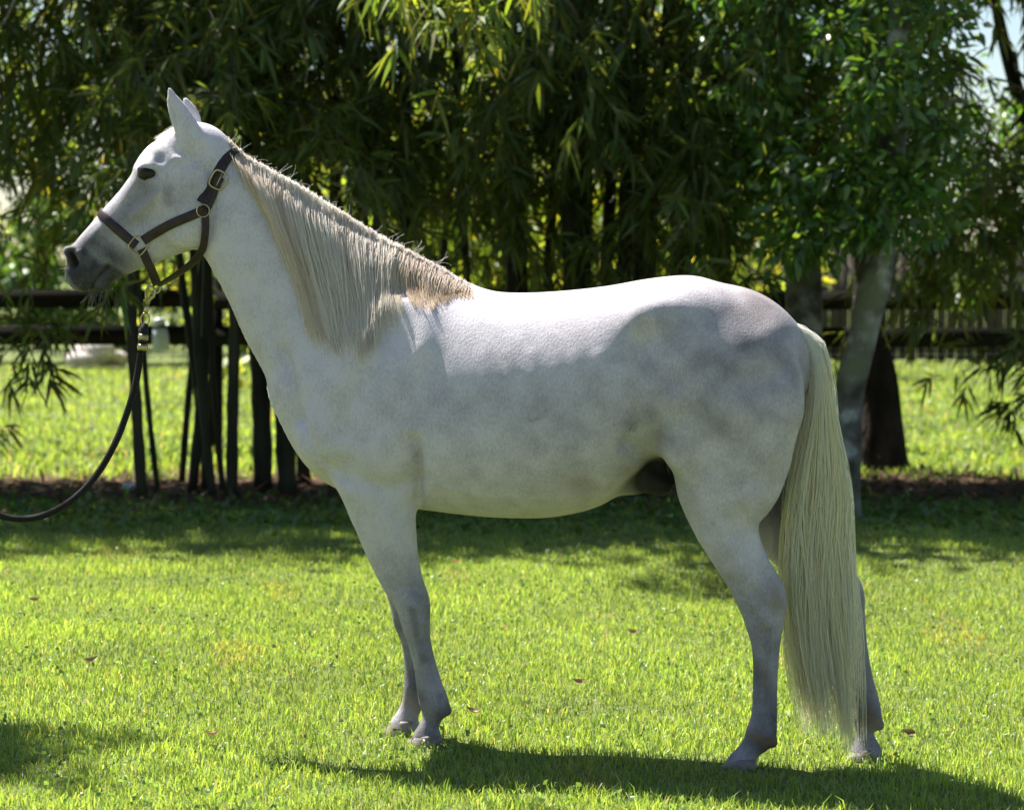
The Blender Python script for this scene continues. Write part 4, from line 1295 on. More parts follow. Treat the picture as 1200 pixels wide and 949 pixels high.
def bamboo_fans(T, A, per=(5, 9), L=(0.12, 0.23), W=0.026):
    """leaf fans at twig tips T (n,3) pointing along A (n,3)"""
    cnt = RNG.integers(per[0], per[1] + 1, len(T))
    idx = np.repeat(np.arange(len(T)), cnt); n = len(idx)
    A = A / np.linalg.norm(A, axis=1)[:, None]
    sp = rdir(n) * (0.75 + 0.5 * RNG.random((n, 1)))
    D = A[idx] + sp + np.array((0, 0, -0.15))
    P = T[idx] - A[idx] * (0.10 * RNG.random((n, 1)))
    Nn = rdir(n) * 0.8 + np.array((0, -0.3, 0.6))
    l = RNG.uniform(L[0], L[1], n)
    return P, D, Nn, l, W * (0.7 + 0.6 * RNG.random(n)) * (l / L[1]) ** 0.5

def leaf_tint(n, lo=0.6, hi=1.25, yellow=0.12):
    t = RNG.uniform(lo, hi, (n, 1)) * np.ones((n, 3))
    y = RNG.random((n, 1)) < yellow
    t = np.where(y, t * np.array([[1.55, 1.25, 0.9]]), t)
    return t * (1 + 0.12 * RNG.normal(size=(n, 3)))

def culm_points(b, t, bend=0.0, m=10):
    b, t = np.array(b, float), np.array(t, float)
    s = np.linspace(0, 1, m)[:, None]
    P = b * (1 - s) + t * s
    P[:, 0] += bend * np.sin(s[:, 0] * math.pi * 0.5) ** 2
    P[:, 0] += 0.035 * np.sin(s[:, 0] * 7 + b[0] * 17) * np.minimum(s[:, 0] * 6, 1) + 0.10 * math.sin(b[0] * 31) * s[:, 0] ** 2
    return P

def bamboo_clump(loc, label, culms, tips, fol_kw=None, extra=None):
    """culms: list of (base xyz, top xyz, radius, bend); tips: (T, A) arrays for the foliage"""
    root = empty('bamboo_clump', loc, label, 'bamboo', 'bamboo clumps along the fence')
    bpy.context.view_layer.update()
    for (b, t, r, bend) in culms:
        Ls = np.linalg.norm(np.array(t) - np.array(b))
        m = max(8, int(Ls / 0.16))
        P = culm_points(b, t, bend, m)
        s = np.linspace(0, 1, m)
        rad = r * (1 - 0.45 * s) * np.where(np.arange(m) % 2 == 0, 1.10, 0.96)
        mb = MB(); mb.tube(P, rad, 8)
        mb.build('culm', M['culm'], root)
    T, A = tips
    P, D, Nn, l, w = bamboo_fans(T, A, **(fol_kw or {}))
    leaf_mesh('foliage', P, D, Nn, l, w, 0.10 + 0.40 * RNG.random(len(P)), leaf_tint(len(P)), M['bamboo_leaf'], root)
    if extra is not None:
        mb = MB()
        for pts, r0 in extra:
            mb.tube(pts, np.linspace(r0, r0 * 0.3, len(pts)), 5)
        o = mb.build('branches', M['culm'], root); o['kind'] = 'stuff'
    return root

def fronds(n, fx, fy, fz, length=(0.9, 1.9), reach=(-1.0, 0.3)):
    """drooping leafy side branches; fx, fy, fz: callables giving start coordinates"""
    tips, dirs, br = [], [], []
    for k in range(n):
        p = np.array((fx(), fy(), fz()))
        az = RNG.random() * 2 * math.pi
        d = np.array((math.cos(az), math.sin(az) * 0.8 - 0.25, RNG.uniform(-0.15, 0.5)))
        d /= np.linalg.norm(d)
        Lg = RNG.uniform(*length)
        m = 9; pts = []
        for t in np.linspace(0, 1, m):
            q = p + d * Lg * t + np.array((0, 0, -0.75)) * Lg * t * t * RNG.uniform(0.85, 1.15) * 0.9
            pts.append(q)
        pts = np.array(pts); br.append((pts, 0.006))
        for t in np.linspace(0.2, 1.0, int(4 + Lg * 6)):
            i = t * (m - 1); i0 = min(int(i), m - 2); q = pts[i0] + (pts[i0 + 1] - pts[i0]) * (i - i0)
            for _ in range(2):
                off = RNG.normal(size=3) * np.array((0.11, 0.11, 0.09))
                tips.append(q + off); dirs.append((pts[i0 + 1] - pts[i0]) / np.linalg.norm(pts[i0 + 1] - pts[i0]) * 0.8 + off * 7 + np.array((0, 0, -0.25)))
    return np.array(tips), np.array(dirs), br

def uni(a, b): return lambda: RNG.uniform(a, b)

def broad_leaves(C, R, n, L=0.07, W=0.035, tint=None):
    """leaves spread on clump shells: C (k,3) clump centres, R radii"""
    k = RNG.integers(0, len(C), n)
    d = rdir(n); r = R[k] * (0.55 + 0.5 * RNG.random(n))
    P = C[k] + d * r[:, None] * np.array((1, 1, 0.75))
    D = d + rdir(n) * 0.9 + np.array((0, 0, -0.3))
    Nn = rdir(n) + np.array((0, 0, 0.8))
    l = L * (0.6 + 0.7 * RNG.random(n)); w = W * (0.7 + 0.6 * RNG.random(n))
    return P, D, Nn, l, w

def limb(p0, p1, r0, r1, sag=0.0, m=8, jit=0.03):
    s = np.linspace(0, 1, m)[:, None]
    P = np.array(p0) * (1 - s) + np.array(p1) * s
    P[:, 2] += sag * np.sin(s[:, 0] * math.pi)
    P[1:-1] += RNG.normal(size=(m - 2, 3)) * jit
    return P, np.linspace(r0, r1, m)

def tree(name, label, base, trunk_pts, trunk_r, clumps, nleaf, mat_t, mat_l, leaf=(0.07, 0.035), limbs=(), group=None, tint=(0.6, 1.3, 0.1), bark_bump=0.0):
    root = empty(name, base, label, 'tree', group)
    bpy.context.view_layer.update()
    P = crom(np.array(trunk_pts, float), 7); rr = np.interp(np.linspace(0, 1, len(P)), np.linspace(0, 1, len(trunk_r)), trunk_r)
    mb = MB(); mb.tube(P, rr, 18)
    if bark_bump:
        for a in mb.v:
            a += (vnoise(a * np.array((9, 9, 5)), 21) * bark_bump)[:, None] * rdir(1)
    mb.build('trunk', mat_t, root)
    for (p, r) in limbs:
        mb = MB(); mb.tube(p, r, 8); mb.build('branch', mat_t, root)
    if nleaf:
        C = np.array([c[:3] for c in clumps], float); R = np.array([c[3] for c in clumps], float)
        Pq, D, Nn, l, w = broad_leaves(C, R, nleaf, *leaf)
        leaf_mesh('crown', Pq, D, Nn, l, w, 0.15 * np.ones(nleaf), leaf_tint(nleaf, *tint), mat_l, root)
    return root

def bg_mats():
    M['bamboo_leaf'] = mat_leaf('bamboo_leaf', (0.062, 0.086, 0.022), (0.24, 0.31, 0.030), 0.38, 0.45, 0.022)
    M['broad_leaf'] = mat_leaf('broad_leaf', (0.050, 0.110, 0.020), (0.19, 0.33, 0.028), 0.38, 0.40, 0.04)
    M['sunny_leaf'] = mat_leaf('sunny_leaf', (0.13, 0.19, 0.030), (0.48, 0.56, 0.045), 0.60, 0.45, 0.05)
    M['culm'] = mat_simple('bamboo_culm', (0.014, 0.016, 0.009), (0.050, 0.050, 0.028), 6, 0.6, 0.3, 30, stretch=(1, 1, 0.4), bdist=0.006, spec=0.15)
    M['fence_black'] = mat_simple('weathered_black_board', (0.006, 0.006, 0.005), (0.018, 0.016, 0.014), 4, 0.85, 0.5, 30, stretch=(0.2, 1, 3), bdist=0.006, spec=0.06)
    M['wire'] = mat_simple('galvanised_wire', (0.10, 0.10, 0.10), (0.22, 0.22, 0.21), 60, 0.5, 0.0, metallic=0.7)
    M['dark_bark'] = mat_simple('dark_fibrous_bark', (0.012, 0.010, 0.008), (0.050, 0.040, 0.032), 8, 0.95, 1.0, 26, stretch=(1, 1, 0.35), bdist=0.04, spec=0.08)
    M['far_board'] = mat_simple('grey_fence_board', (0.050, 0.042, 0.036), (0.11, 0.092, 0.078), 3, 0.9, 0.4, 25, stretch=(2, 1, 0.3), bdist=0.01, spec=0.1)
    M['stucco'] = mat_simple('pale_stucco', (0.62, 0.56, 0.53), (0.74, 0.69, 0.66), 3, 0.9, 0.3, 60, bdist=0.01)
    M['roof'] = mat_simple('roof_shingle', (0.10, 0.09, 0.085), (0.2, 0.18, 0.17), 6, 0.9, 0.4, 30)
    M['stone'] = mat_simple('pale_stone', (0.34, 0.29, 0.27), (0.62, 0.56, 0.53), 5, 0.85, 0.6, 20, bdist=0.03)
    M['plastic'] = mat_simple('pale_blue_plastic', (0.40, 0.47, 0.52), (0.56, 0.63, 0.67), 18, 0.35, 0.1, 40)
    M['dark_metal'] = mat_simple('dark_metal', (0.03, 0.03, 0.03), (0.07, 0.07, 0.07), 20, 0.5, 0.1, 40, metallic=0.6)
    M['paper'] = mat_simple('crumpled_paper', (0.5, 0.52, 0.55), (0.75, 0.76, 0.78), 30, 0.7, 0.3, 40)
    M['litter'] = mat_leaf('dry_litter', (0.16, 0.105, 0.06), (0.14, 0.08, 0.03), 0.25, 0.6, 0.02)
    M['dry_leaf'] = mat_leaf('dry_fallen_leaf', (0.26, 0.17, 0.09), (0.22, 0.13, 0.04), 0.3, 0.5, 0.04)
    M['twig'] = mat_simple('bare_twig', (0.16, 0.15, 0.13), (0.34, 0.32, 0.29), 30, 0.8, 0.2, 80)
    # lichen bark: grey with green and pale patches
    m, nt, out = new_mat('lichen_bark')
    tc = N(nt, 'ShaderNodeTexCoord')
    n1 = N(nt, 'ShaderNodeTexNoise', Scale=7.0, Detail=7.0); n2 = N(nt, 'ShaderNodeTexNoise', Scale=3.2, Detail=5.0); n3 = N(nt, 'ShaderNodeTexNoise', Scale=30.0, Detail=6.0)
    for n in (n1, n2, n3): nt.links.new(tc.outputs['Object'], n.inputs['Vector'])
    r1 = ramp(nt, [(0.34, (0.040, 0.036, 0.028)), (0.50, (0.12, 0.115, 0.10)), (0.60, (0.30, 0.31, 0.29)), (0.75, (0.44, 0.45, 0.43))]); nt.links.new(n1.outputs['Fac'], r1.inputs['Fac'])
    mr = N(nt, 'ShaderNodeMapRange'); mr.inputs[1].default_value = 0.50; mr.inputs[2].default_value = 0.66; nt.links.new(n2.outputs['Fac'], mr.inputs[0])
    mx = N(nt, 'ShaderNodeMix', data_type='RGBA'); mx.inputs[7].default_value = (0.13, 0.14, 0.085, 1)
    nt.links.new(mr.outputs[0], mx.inputs[0]); nt.links.new(r1.outputs[0], mx.inputs[6])
    b = N(nt, 'ShaderNodeBsdfPrincipled', Roughness=0.9); nt.links.new(mx.outputs[2], b.inputs['Base Color'])
    bp = N(nt, 'ShaderNodeBump', Strength=0.6, Distance=0.02); nt.links.new(n3.outputs['Fac'], bp.inputs['Height']); nt.links.new(bp.outputs[0], b.inputs['Normal'])
    nt.links.new(b.outputs[0], out.inputs['Surface'])
    M['lichen'] = m

def build_fence():
    Y = 20.0
    root = empty('board_fence', (0, Y, 0), 'low black board fence with two wide rails and wire mesh behind the bamboo', 'fence')
    bpy.context.view_layer.update()
    S = 2.44
    x0 = -12.2
    zt = [(1.22, 0.075), (0.915, 0.080)]
    for k in range(10):
        xa = x0 + k * S
        for (zc, hh) in zt:
            mb = MB(); mb.box((xa + S / 2, Y - 0.085 + RNG.normal() * 0.003, zc + RNG.normal() * 0.008), (S / 2 - 0.004, 0.016, hh), Matrix.Rotation(RNG.normal() * 0.003, 3, 'Y'))
            mb.build('rail', M['fence_black'], root, smooth=False)
    for k in range(11):
        mb = MB(); mb.box((x0 + k * S, Y, 0.68), (0.055, 0.062, 0.70), Matrix.Rotation(RNG.normal() * 0.01, 3, 'Y'))
        mb.build('post', M['fence_black'], root, smooth=False)
    mb = MB()
    for x in np.arange(-10, 10, 0.10):
        mb.tube([(x, Y + 0.07, 0.02), (x, Y + 0.07, 0.84)], 0.0016, 4, cap=False)
    for z in np.arange(0.06, 0.84, 0.10):
        mb.tube([(-10, Y + 0.07, z), (10, Y + 0.07, z)], 0.0016, 4, cap=False)
    mb.build('wire_mesh', M['wire'], root)['kind'] = 'stuff'

def build_far():
    # weathered privacy fence far behind the paddock
    Y = 38.0
    root = empty('privacy_fence', (4, Y, 0), 'weathered grey board privacy fence beyond the sunlit paddock', 'fence')
    bpy.context.view_layer.update()
    src = None
    for k in range(70):
        x = 2.6 + k * 0.152
        if src is None:
            mb = MB(); mb.box((0, 0, 0.92), (0.070, 0.012, 0.92)); src = mb.build('board', M['far_board'], root, smooth=False)
            o = src
        else:
            o = src.copy(); COL.objects.link(o)
        o.parent = root; o.matrix_parent_inverse = Matrix()
        o.location = (x - 4, RNG.normal() * 0.006, RNG.normal() * 0.02)
    for x in np.arange(2.7, 13.2, 2.4):
        mb = MB(); mb.box((x, Y + 0.07, 0.9), (0.05, 0.05, 0.95)); mb.build('post', M['far_board'], root, smooth=False)
    for z in (0.4, 1.4):
        mb = MB(); mb.box((7.9, Y + 0.035, z), (5.3, 0.02, 0.045)); mb.build('rail', M['far_board'], root, smooth=False)
    # pale rubble heap at the far edge of the paddock (left)
    slab = ['flat pale stone at the outer end of the rubble heap', 'largest rounded pale stone on top of the rubble heap', 'second pale stone resting on top of the rubble heap', 'pale stone under the top stones of the rubble heap', 'low pale stone at the front foot of the rubble heap', 'pale stone at the inner end of the rubble heap', 'smallest pale stone in the middle of the rubble heap']
    for k, (px, py, r) in enumerate([(96, 424, 0.20), (108, 418, 0.30), (119, 416, 0.22), (126, 424, 0.18), (104, 431, 0.16), (133, 430, 0.20), (115, 431, 0.14)]):
        p = at(px, py, 35.5 + 0.15 * k)
        bm = bmesh.new(); bmesh.ops.create_icosphere(bm, subdivisions=2, radius=r)
        vv = np.array([v.co[:] for v in bm.verts]); ff = np.array([[q.index for q in f_.verts] for f_ in bm.faces]); bm.free()
        vv = vv * (1 + 0.22 * vnoise(vv * 6 + k * 5, 30)[:, None]) * np.array((1.2, 1.0, 0.7))
        c = np.array((p[0], p[1], max(p[2], r * 0.55)))
        if c[2] > r: c[2] = r * 0.6 + (0.25 if k in (1, 2) else 0)
        o = mesh_np('boulder', vv, ff, M['stone'], smooth=False); o.location = c
        tag(o, slab[k], 'stone', 'pale stones heaped beyond the paddock')
    hl = ['by the rubble heap', 'one along from the rubble heap', 'behind the lead rope', 'behind the bucket-side culms', 'behind the horse chest', 'behind the horse neck', 'behind the mane', 'behind the withers', 'next to the privacy fence']
    hx = [-11.6, -9.9, -8.3, -6.7, -5.0, -3.3, -1.7, -0.1, 1.5]
    hn = ['outermost', 'tall', 'broad', 'round-topped', 'dense', 'low', 'ragged', 'bushy', 'narrow']
    for x, a_, b_ in zip(hx, hn, hl):
        y = 38.0 + RNG.normal() * 0.3; h = RNG.uniform(2.0, 2.8)
        root = empty('hedge_shrub', (x, y, 0), a_ + ' dark hedge shrub across the paddock ' + b_.replace('bucket-side', 'thin'), 'shrub', 'hedge shrubs along the far paddock edge')
        bpy.context.view_layer.update()
        mb = MB(); mb.tube([(x, y, -0.05), (x + 0.05, y, h * 0.45), (x, y, h * 0.8)], [0.07, 0.05, 0.02], 8); mb.build('stem', M['dark_bark'], root)
        C = np.array([(x + RNG.uniform(-0.85, 0.85), y + RNG.uniform(-0.5, 0.5), RNG.uniform(0.12, 0.92) * h) for _ in range(22)]); R_ = RNG.uniform(0.28, 0.5, 22)
        P, D, Nn, l, w = broad_leaves(C, R_, 2100, 0.16, 0.085)
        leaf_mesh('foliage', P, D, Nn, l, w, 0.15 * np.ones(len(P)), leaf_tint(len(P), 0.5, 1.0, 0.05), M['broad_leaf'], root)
    # sunlit trees beyond
    spec = [(-8.5, 44, 7.5, 'left'), (-4.6, 42, 6.5, 'a'), (-1.6, 43, 7.0, 'b'), (0.9, 41, 5.2, 'c'), (3.4, 44, 6.8, 'd'), (5.4, 46, 5.5, 'e'), (-12.5, 46, 8, 'f'), (-6.5, 50, 9, 'g'), (2.0, 52, 8.5, 'h')]
    labs = ['sunlit tree beyond the paddock, behind the bamboo next to the rubble heap', 'sunlit yellow-green tree beyond the paddock behind the horse neck', 'sunlit yellow-green tree beyond the paddock, seen over the horse mane',
            'low sunlit bush beyond the paddock, seen over the horse back', 'sunlit tree behind the privacy fence, seen between bamboo culms', 'tree standing close behind the privacy fence boards',
            'tall tree far left beyond the paddock', 'tall tree in the second row beyond the paddock, left', 'tall tree in the second row beyond the paddock, centre']
    labs[6] = 'outermost tall tree beyond the paddock on the rubble heap side'
    labs[7] = 'tall back-row tree beyond the paddock on the rubble heap side'
    labs[8] = 'tall back-row tree behind the privacy fence'
    spec += [(-1.9, 31, 3.6, 's'), (-0.2, 33, 4.4, 's'), (1.5, 32, 3.8, 's'), (2.6, 35, 4.6, 's'), (-3.4, 36, 4.2, 's')]
    labs += ['bushy sunlit tree just beyond the black fence, seen past the mane', 'bushy yellow-green tree beyond the black fence behind the withers', 'bushy sunlit tree beyond the black fence between the thick dark culms',
             'sunlit bush at the end of the privacy fence', 'low sunlit tree in the paddock behind the horse head']
    for (x, y, h, _), lab in zip(spec, labs):
        cl = []
        for k in range(26):
            a = RNG.random() * 6.28; rr = RNG.random() ** 0.5 * 1.9; zz = RNG.uniform(0.10 if h < 6 else 0.18, 0.95)
            cl.append((x + math.cos(a) * rr * (1 - 0.4 * abs(zz - 0.5)), y + math.sin(a) * rr, zz * h, RNG.uniform(0.45, 0.8)))
        lm = []
        for k in range(6):
            c = cl[k]
            lm.append(limb((x, y, h * 0.3), c[:3], 0.06, 0.015))
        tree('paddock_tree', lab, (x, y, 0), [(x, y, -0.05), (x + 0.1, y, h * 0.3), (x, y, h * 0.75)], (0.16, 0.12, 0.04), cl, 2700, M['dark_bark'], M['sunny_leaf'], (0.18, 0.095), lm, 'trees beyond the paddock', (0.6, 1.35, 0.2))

def build_background():
    bg_mats()
    build_fence()
    build_far()
    # ---------------- bamboo in the visible band, about 15 to 18 m away
    def g(px, py, d):
        p = at(px, py, d); return p
    def culm(px0, px1, d, r, top=6.5, bend=0.0):
        """culm whose foot shows at pixel column px0 and which crosses the horse-back level at px1"""
        b = at(px0, 560, d); b[2] = float(gz(b[0], d)) - 0.05
        t1 = at(px1, 300, d); sl = (t1[0] - b[0]) / max(t1[2] - b[2], 0.1)
        t = np.array((b[0] + sl * top * 0.8, d + RNG.normal() * 0.3, top))
        return (tuple(b), tuple(t), r, bend)
    lab = ['thin bamboo culms with drooping dark leaves beside the lead rope', 'dense bamboo clump with thick dark culms in front of the horse chest', 'dark bamboo clump behind the horse neck and mane', 'tall bamboo clump with straight dark culms behind the horse back', 'bamboo clump behind the horse croup']
    # 1 far left
    c1 = [culm(166, 158, 15.6, 0.038, 6), culm(186, 168, 15.9, 0.020, 5, -0.3), culm(-60, -70, 16.5, 0.04, 7), culm(-140, -120, 16.0, 0.04, 7)]
    T, A, br = fronds(84, uni(-4.6, -1.7), uni(15.0, 17.2), uni(2.2, 4.2))
    T2, A2, b2 = fronds(9, uni(-4.4, -2.75), uni(14.8, 16.0), uni(0.75, 1.25), length=(0.5, 0.9))
    bamboo_clump((-3.0, 16.0, 0), lab[0], c1, (np.concatenate([T, T2]), np.concatenate([A, A2])), extra=br + b2)
    c0 = [culm(-230, -250, 16.2, 0.04, 7), culm(-290, -280, 16.8, 0.05, 7), culm(-360, -380, 16.4, 0.04, 7), culm(-430, -425, 17.0, 0.05, 7)]
    T, A, br = fronds(44, uni(-7.2, -4.7), uni(15.2, 17.2), uni(1.7, 4.2))
    bamboo_clump((-5.6, 16.5, 0), 'outer bamboo clump on the handler side of the grove', c0, (T, A), extra=br)
    # 2 in front of the chest
    c2 = [culm(224, 250, 16.2, 0.035), culm(240, 235, 16.4, 0.030), culm(250, 222, 16.0, 0.028), culm(243, 205, 16.6, 0.030), culm(262, 238, 16.3, 0.022), culm(272, 268, 16.0, 0.040, 7), culm(308, 302, 16.5, 0.066, 7), culm(338, 318, 16.3, 0.064, 7), culm(356, 345, 16.9, 0.05, 7), culm(212, 245, 16.9, 0.024)]
    T, A, br = fronds(74, uni(-2.4, -0.9), uni(15.0, 17.4), uni(2.15, 4.2))
    bamboo_clump((-1.9, 16.3, 0), lab[1], c2, (T, A), extra=br)
    # 3 behind neck
    c3 = [culm(470, 468, 16.6, 0.05, 7), culm(520, 440, 16.4, 0.035, 6), culm(558, 548, 16.8, 0.03), culm(430, 425, 17.2, 0.05, 7), culm(400, 390, 17.0, 0.05, 7), culm(505, 530, 17.5, 0.03)]
    T, A, br = fronds(36, uni(-1.3, 0.2), uni(15.2, 17.6), uni(2.2, 4.2))
    T2, A2, b2 = fronds(13, uni(-1.2, 0.1), uni(15.6, 17.8), uni(1.5, 2.3), length=(0.6, 1.1))
    bamboo_clump((-0.6, 16.8, 0), lab[2], c3, (np.concatenate([T, T2]), np.concatenate([A, A2])), extra=br + b2)
    # 4 behind back
    c4 = [culm(604, 594, 16.6, 0.065, 8), culm(612, 606, 17.0, 0.045, 8), culm(640, 648, 16.8, 0.040, 7), culm(664, 660, 16.4, 0.050, 7), culm(690, 692, 16.6, 0.060, 8), culm(706, 712, 17.0, 0.05, 7), culm(724, 728, 16.4, 0.055, 7), culm(742, 750, 16.8, 0.050, 8), culm(682, 676, 17.3, 0.05, 7), culm(758, 772, 16.5, 0.04)]
    T, A, br = fronds(31, uni(-0.1, 1.3), uni(15.4, 17.6), uni(2.4, 4.3))
    T2, A2, b2 = fronds(24, uni(-0.1, 1.9), uni(15.2, 17.6), uni(1.6, 2.8), length=(0.7, 1.2))
    bamboo_clump((0.5, 16.7, 0), lab[3], c4, (np.concatenate([T, T2]), np.concatenate([A, A2])), extra=br + b2)
    # 5 behind the croup
    c5 = [culm(790, 800, 16.8, 0.05, 7), culm(820, 850, 16.6, 0.045, 7), culm(850, 842, 17.3, 0.05, 7), culm(775, 790, 17.4, 0.05, 7)]
    T, A, br = fronds(44, uni(1.0, 2.3), uni(15.0, 17.4), uni(2.2, 4.2))
    bamboo_clump((1.3, 16.9, 0), lab[4], c5, (T, A), extra=br)
    # arching culms that lean out over the lawn from the clumps, with leaf sprays; the second is unseen, added for its shadow
    def arch(label, pts, n, spread, k0f=0.70):
        root = empty('arching_bamboo', pts[0], label, 'bamboo')
        bpy.context.view_layer.update()
        P = crom(np.array(pts, float), 8)
        mb = MB(); mb.tube(P, np.linspace(0.04, 0.008, len(P)), 8); mb.build('culm', M['culm'], root)
        k0 = int(len(P) * k0f)
        i = RNG.integers(k0, len(P), n)
        T = P[i] + RNG.normal(size=(n, 3)) * np.array(spread)
        A = RNG.normal(size=(n, 3)) * 0.6 + np.array((0, -0.4, -0.8))
        q = bamboo_fans(T, A)
        leaf_mesh('foliage', *q, 0.3 * np.ones(len(q[0])), leaf_tint(len(q[0]), 1.0, 1.6, 0.35), M['bamboo_leaf'], root)  # leaf tint raised to paint the sprays as sunlit
    arch('arching bamboo stem with sunlit yellow-green leaf spray above the horse mane', [(-0.9, 16.2, 0), (-0.85, 15.6, 2.6), (-0.7, 14.6, 3.75), (-0.5, 13.3, 3.40), (-0.36, 12.4, 2.74)], 130, (0.24, 0.22, 0.15))
    arch('unseen bamboo stem added to cast shadow on the lawn at the lead rope side', [(-7.5, 15.5, 0), (-7.0, 13.8, 4.0), (-6.0, 11.2, 5.6), (-4.7, 9.4, 5.2), (-3.52, 8.95, 4.3)], 210, (0.15, 0.20, 0.12), 0.94)
    # upper canopy of the bamboo: shades the ground up to the lit lawn
    root = empty('bamboo_canopy', (0, 17, 0), 'high leafy canopy of the bamboo grove above the fence', 'bamboo')
    bpy.context.view_layer.update()
    n = 25000
    x = RNG.uniform(-11, 9.5, n); z = RNG.uniform(3.7, 9.6, n) ; y = 15.0 + (z - 3.5) * 0.10 + RNG.random(n) * (3.6 + 0.20 * (z - 3.5))
    y = y - 0.10 * (z - 4) * 0 + np.where(x > 1.5, -0.25, 0)
    edge = vnoise(np.stack([x * 0.9, z * 0.9, y * 0.9], -1), 41)
    keep = (edge > -0.75) & (z < 8.9 + 0.6 * vnoise(np.stack([x * 1.1, y * 0.5], -1), 43))
    P = np.stack([x, y, z], -1)[keep]; n = len(P)
    leaf_mesh('foliage', P, rdir(n) + np.array((0, 0, -0.8)), rdir(n) + np.array((0, 0, 0.9)), RNG.uniform(0.25, 0.42, n), RNG.uniform(0.06, 0.11, n), 0.3 * np.ones(n), leaf_tint(n), M['bamboo_leaf'], root)
    for k in range(22):
        x = -9 + k * 0.82 + RNG.normal() * 0.2
        mb = MB(); mb.tube([(x, 17.0 + RNG.normal() * 0.5, 3.2), (x + 0.1, 16.9, 5.5), (x + RNG.normal() * 0.4, 16.4, 8.6)], [0.03, 0.025, 0.008], 6); mb.build('culm', M['culm'], root)
    # ---------------- broadleaf trees on the right
    d = 14.6
    B = at(990, 566, d); B[2] = float(gz(B[0], d)) - 0.06
    tp = [B, at(992, 500, d), at(1000, 440, d), at(1014, 380, d), at(1028, 320, d), at(1040, 250, d), at(1046, 170, d - 0.1), at(1052, 60, d - 0.2), at(1060, -60, d - 0.2), at(1066, -220, d - 0.2)]
    cl = []
    for k in range(60):
        px, py = RNG.uniform(835, 1095), RNG.uniform(-40, 285)
        if py > 230 and px > 1060: continue
        q = at(px, py, RNG.uniform(14.0, 16.2)); cl.append((q[0], q[1], q[2], RNG.uniform(0.16, 0.34)))
    for k in range(26):
        q = at(RNG.uniform(960, 1110), RNG.uniform(10, 285), RNG.uniform(13.7, 14.3)); cl.append((q[0], q[1], q[2], RNG.uniform(0.14, 0.26)))
    for k in range(40):
        q = at(RNG.uniform(780, 1250), RNG.uniform(-420, -40), RNG.uniform(14.0, 16.8)); cl.append((q[0], q[1], q[2], RNG.uniform(0.3, 0.5)))
    lm = []
    for (a, b) in (((1040, 250), (960, 120)), ((1046, 170), (1120, 60)), ((1034, 290), (900, 190)), ((1046, 180), (1135, 120)), ((1050, 90), (980, 10)), ((1052, 60), (1110, -60))):
        lm.append(limb(at(*a, d), at(*b, d + RNG.normal() * 0.5), 0.045, 0.012, 0.05))
    tree('lichen_tree', 'leafy tree with slender leaning grey lichen-covered trunk behind the horse tail', tuple(B), tp, (0.105, 0.090, 0.088, 0.090, 0.090, 0.085, 0.08, 0.07, 0.06, 0.03), cl, 13000, M['lichen'], M['broad_leaf'], (0.085, 0.034), lm, bark_bump=0.010)
    d = 17.4
    B = at(940, 540, d); B[2] = -0.05
    tp = [B, at(941, 430, d), at(942, 330, d), at(938, 260, d), at(928, 160, d), at(915, 0, d), at(905, -250, d)]
    cl = [tuple(at(RNG.uniform(800, 1010), RNG.uniform(-350, 260), RNG.uniform(16.6, 18.2))) + (RNG.uniform(0.2, 0.4),) for k in range(55)]
    tree('grey_tree', 'thick grey trunk of a tree right behind the horse croup', tuple(B), tp, (0.17, 0.14, 0.13, 0.12, 0.11, 0.09, 0.05), cl, 5200, M['lichen'], M['broad_leaf'], (0.085, 0.036), [limb(at(930, 180, d), at(1000, 60, d), 0.05, 0.015), limb(at(936, 240, d), at(860, 120, d), 0.05, 0.015)], bark_bump=0.010)
    # dark fibrous trunk with flared foot
    d = 18.0
    B = at(1028, 545, d); B[2] = -0.05
    tp = [B, at(1030, 500, d), at(1026, 450, d), at(1020, 400, d), at(1018, 330, d), at(1018, 200, d), at(1016, 0, d), at(1014, -300, d)]
    cl = [tuple(at(RNG.uniform(930, 1120), RNG.uniform(-400, -30), RNG.uniform(17.2, 19))) + (RNG.uniform(0.3, 0.5),) for k in range(30)]
    tree('dark_trunk_tree', 'dark rough trunk with a flared foot beside the lichen-covered tree', tuple(B), tp, (0.24, 0.19, 0.155, 0.13, 0.115, 0.11, 0.10, 0.08), cl, 2600, M['dark_bark'], M['broad_leaf'], (0.11, 0.05), bark_bump=0.02)
    # right-hand tree of thin dark branches against the pale house
    d = 19.0
    B = at(1260, 520, d); B[2] = -0.05
    tp = [B, at(1250, 380, d), at(1225, 250, d), at(1195, 120, d), at(1170, 20, d), at(1150, -120, d)]
    lm = []; cl = []
    for k in range(22):
        a = (RNG.uniform(1180, 1245), RNG.uniform(60, 330)); b = (RNG.uniform(1095, 1215), RNG.uniform(60, 300))
        lm.append(limb(at(*a, d), at(*b, d + RNG.normal() * 0.6), 0.022, 0.006, RNG.normal() * 0.1, 9, 0.05))
        for _ in range(2):
            q = at(b[0] + RNG.normal() * 22, b[1] + RNG.normal() * 22, d + RNG.normal() * 0.5); cl.append(tuple(q) + (RNG.uniform(0.10, 0.22),))
    for k in range(16):
        q = at(RNG.uniform(1090, 1290), RNG.uniform(250, 330), RNG.uniform(17.5, 19.5)); cl.append(tuple(q) + (RNG.uniform(0.2, 0.34),))
    for k in range(10):
        q = at(RNG.uniform(1080, 1300), RNG.uniform(-120, 30), RNG.uniform(17.5, 19.5)); cl.append(tuple(q) + (RNG.uniform(0.3, 0.45),))
    tree('thin_branched_tree', 'tree of thin dark tangled branches against the bright sky', tuple(B), tp, (0.10, 0.09, 0.075, 0.06, 0.045, 0.02), cl, 1700, M['dark_bark'], M['broad_leaf'], (0.085, 0.036), lm)
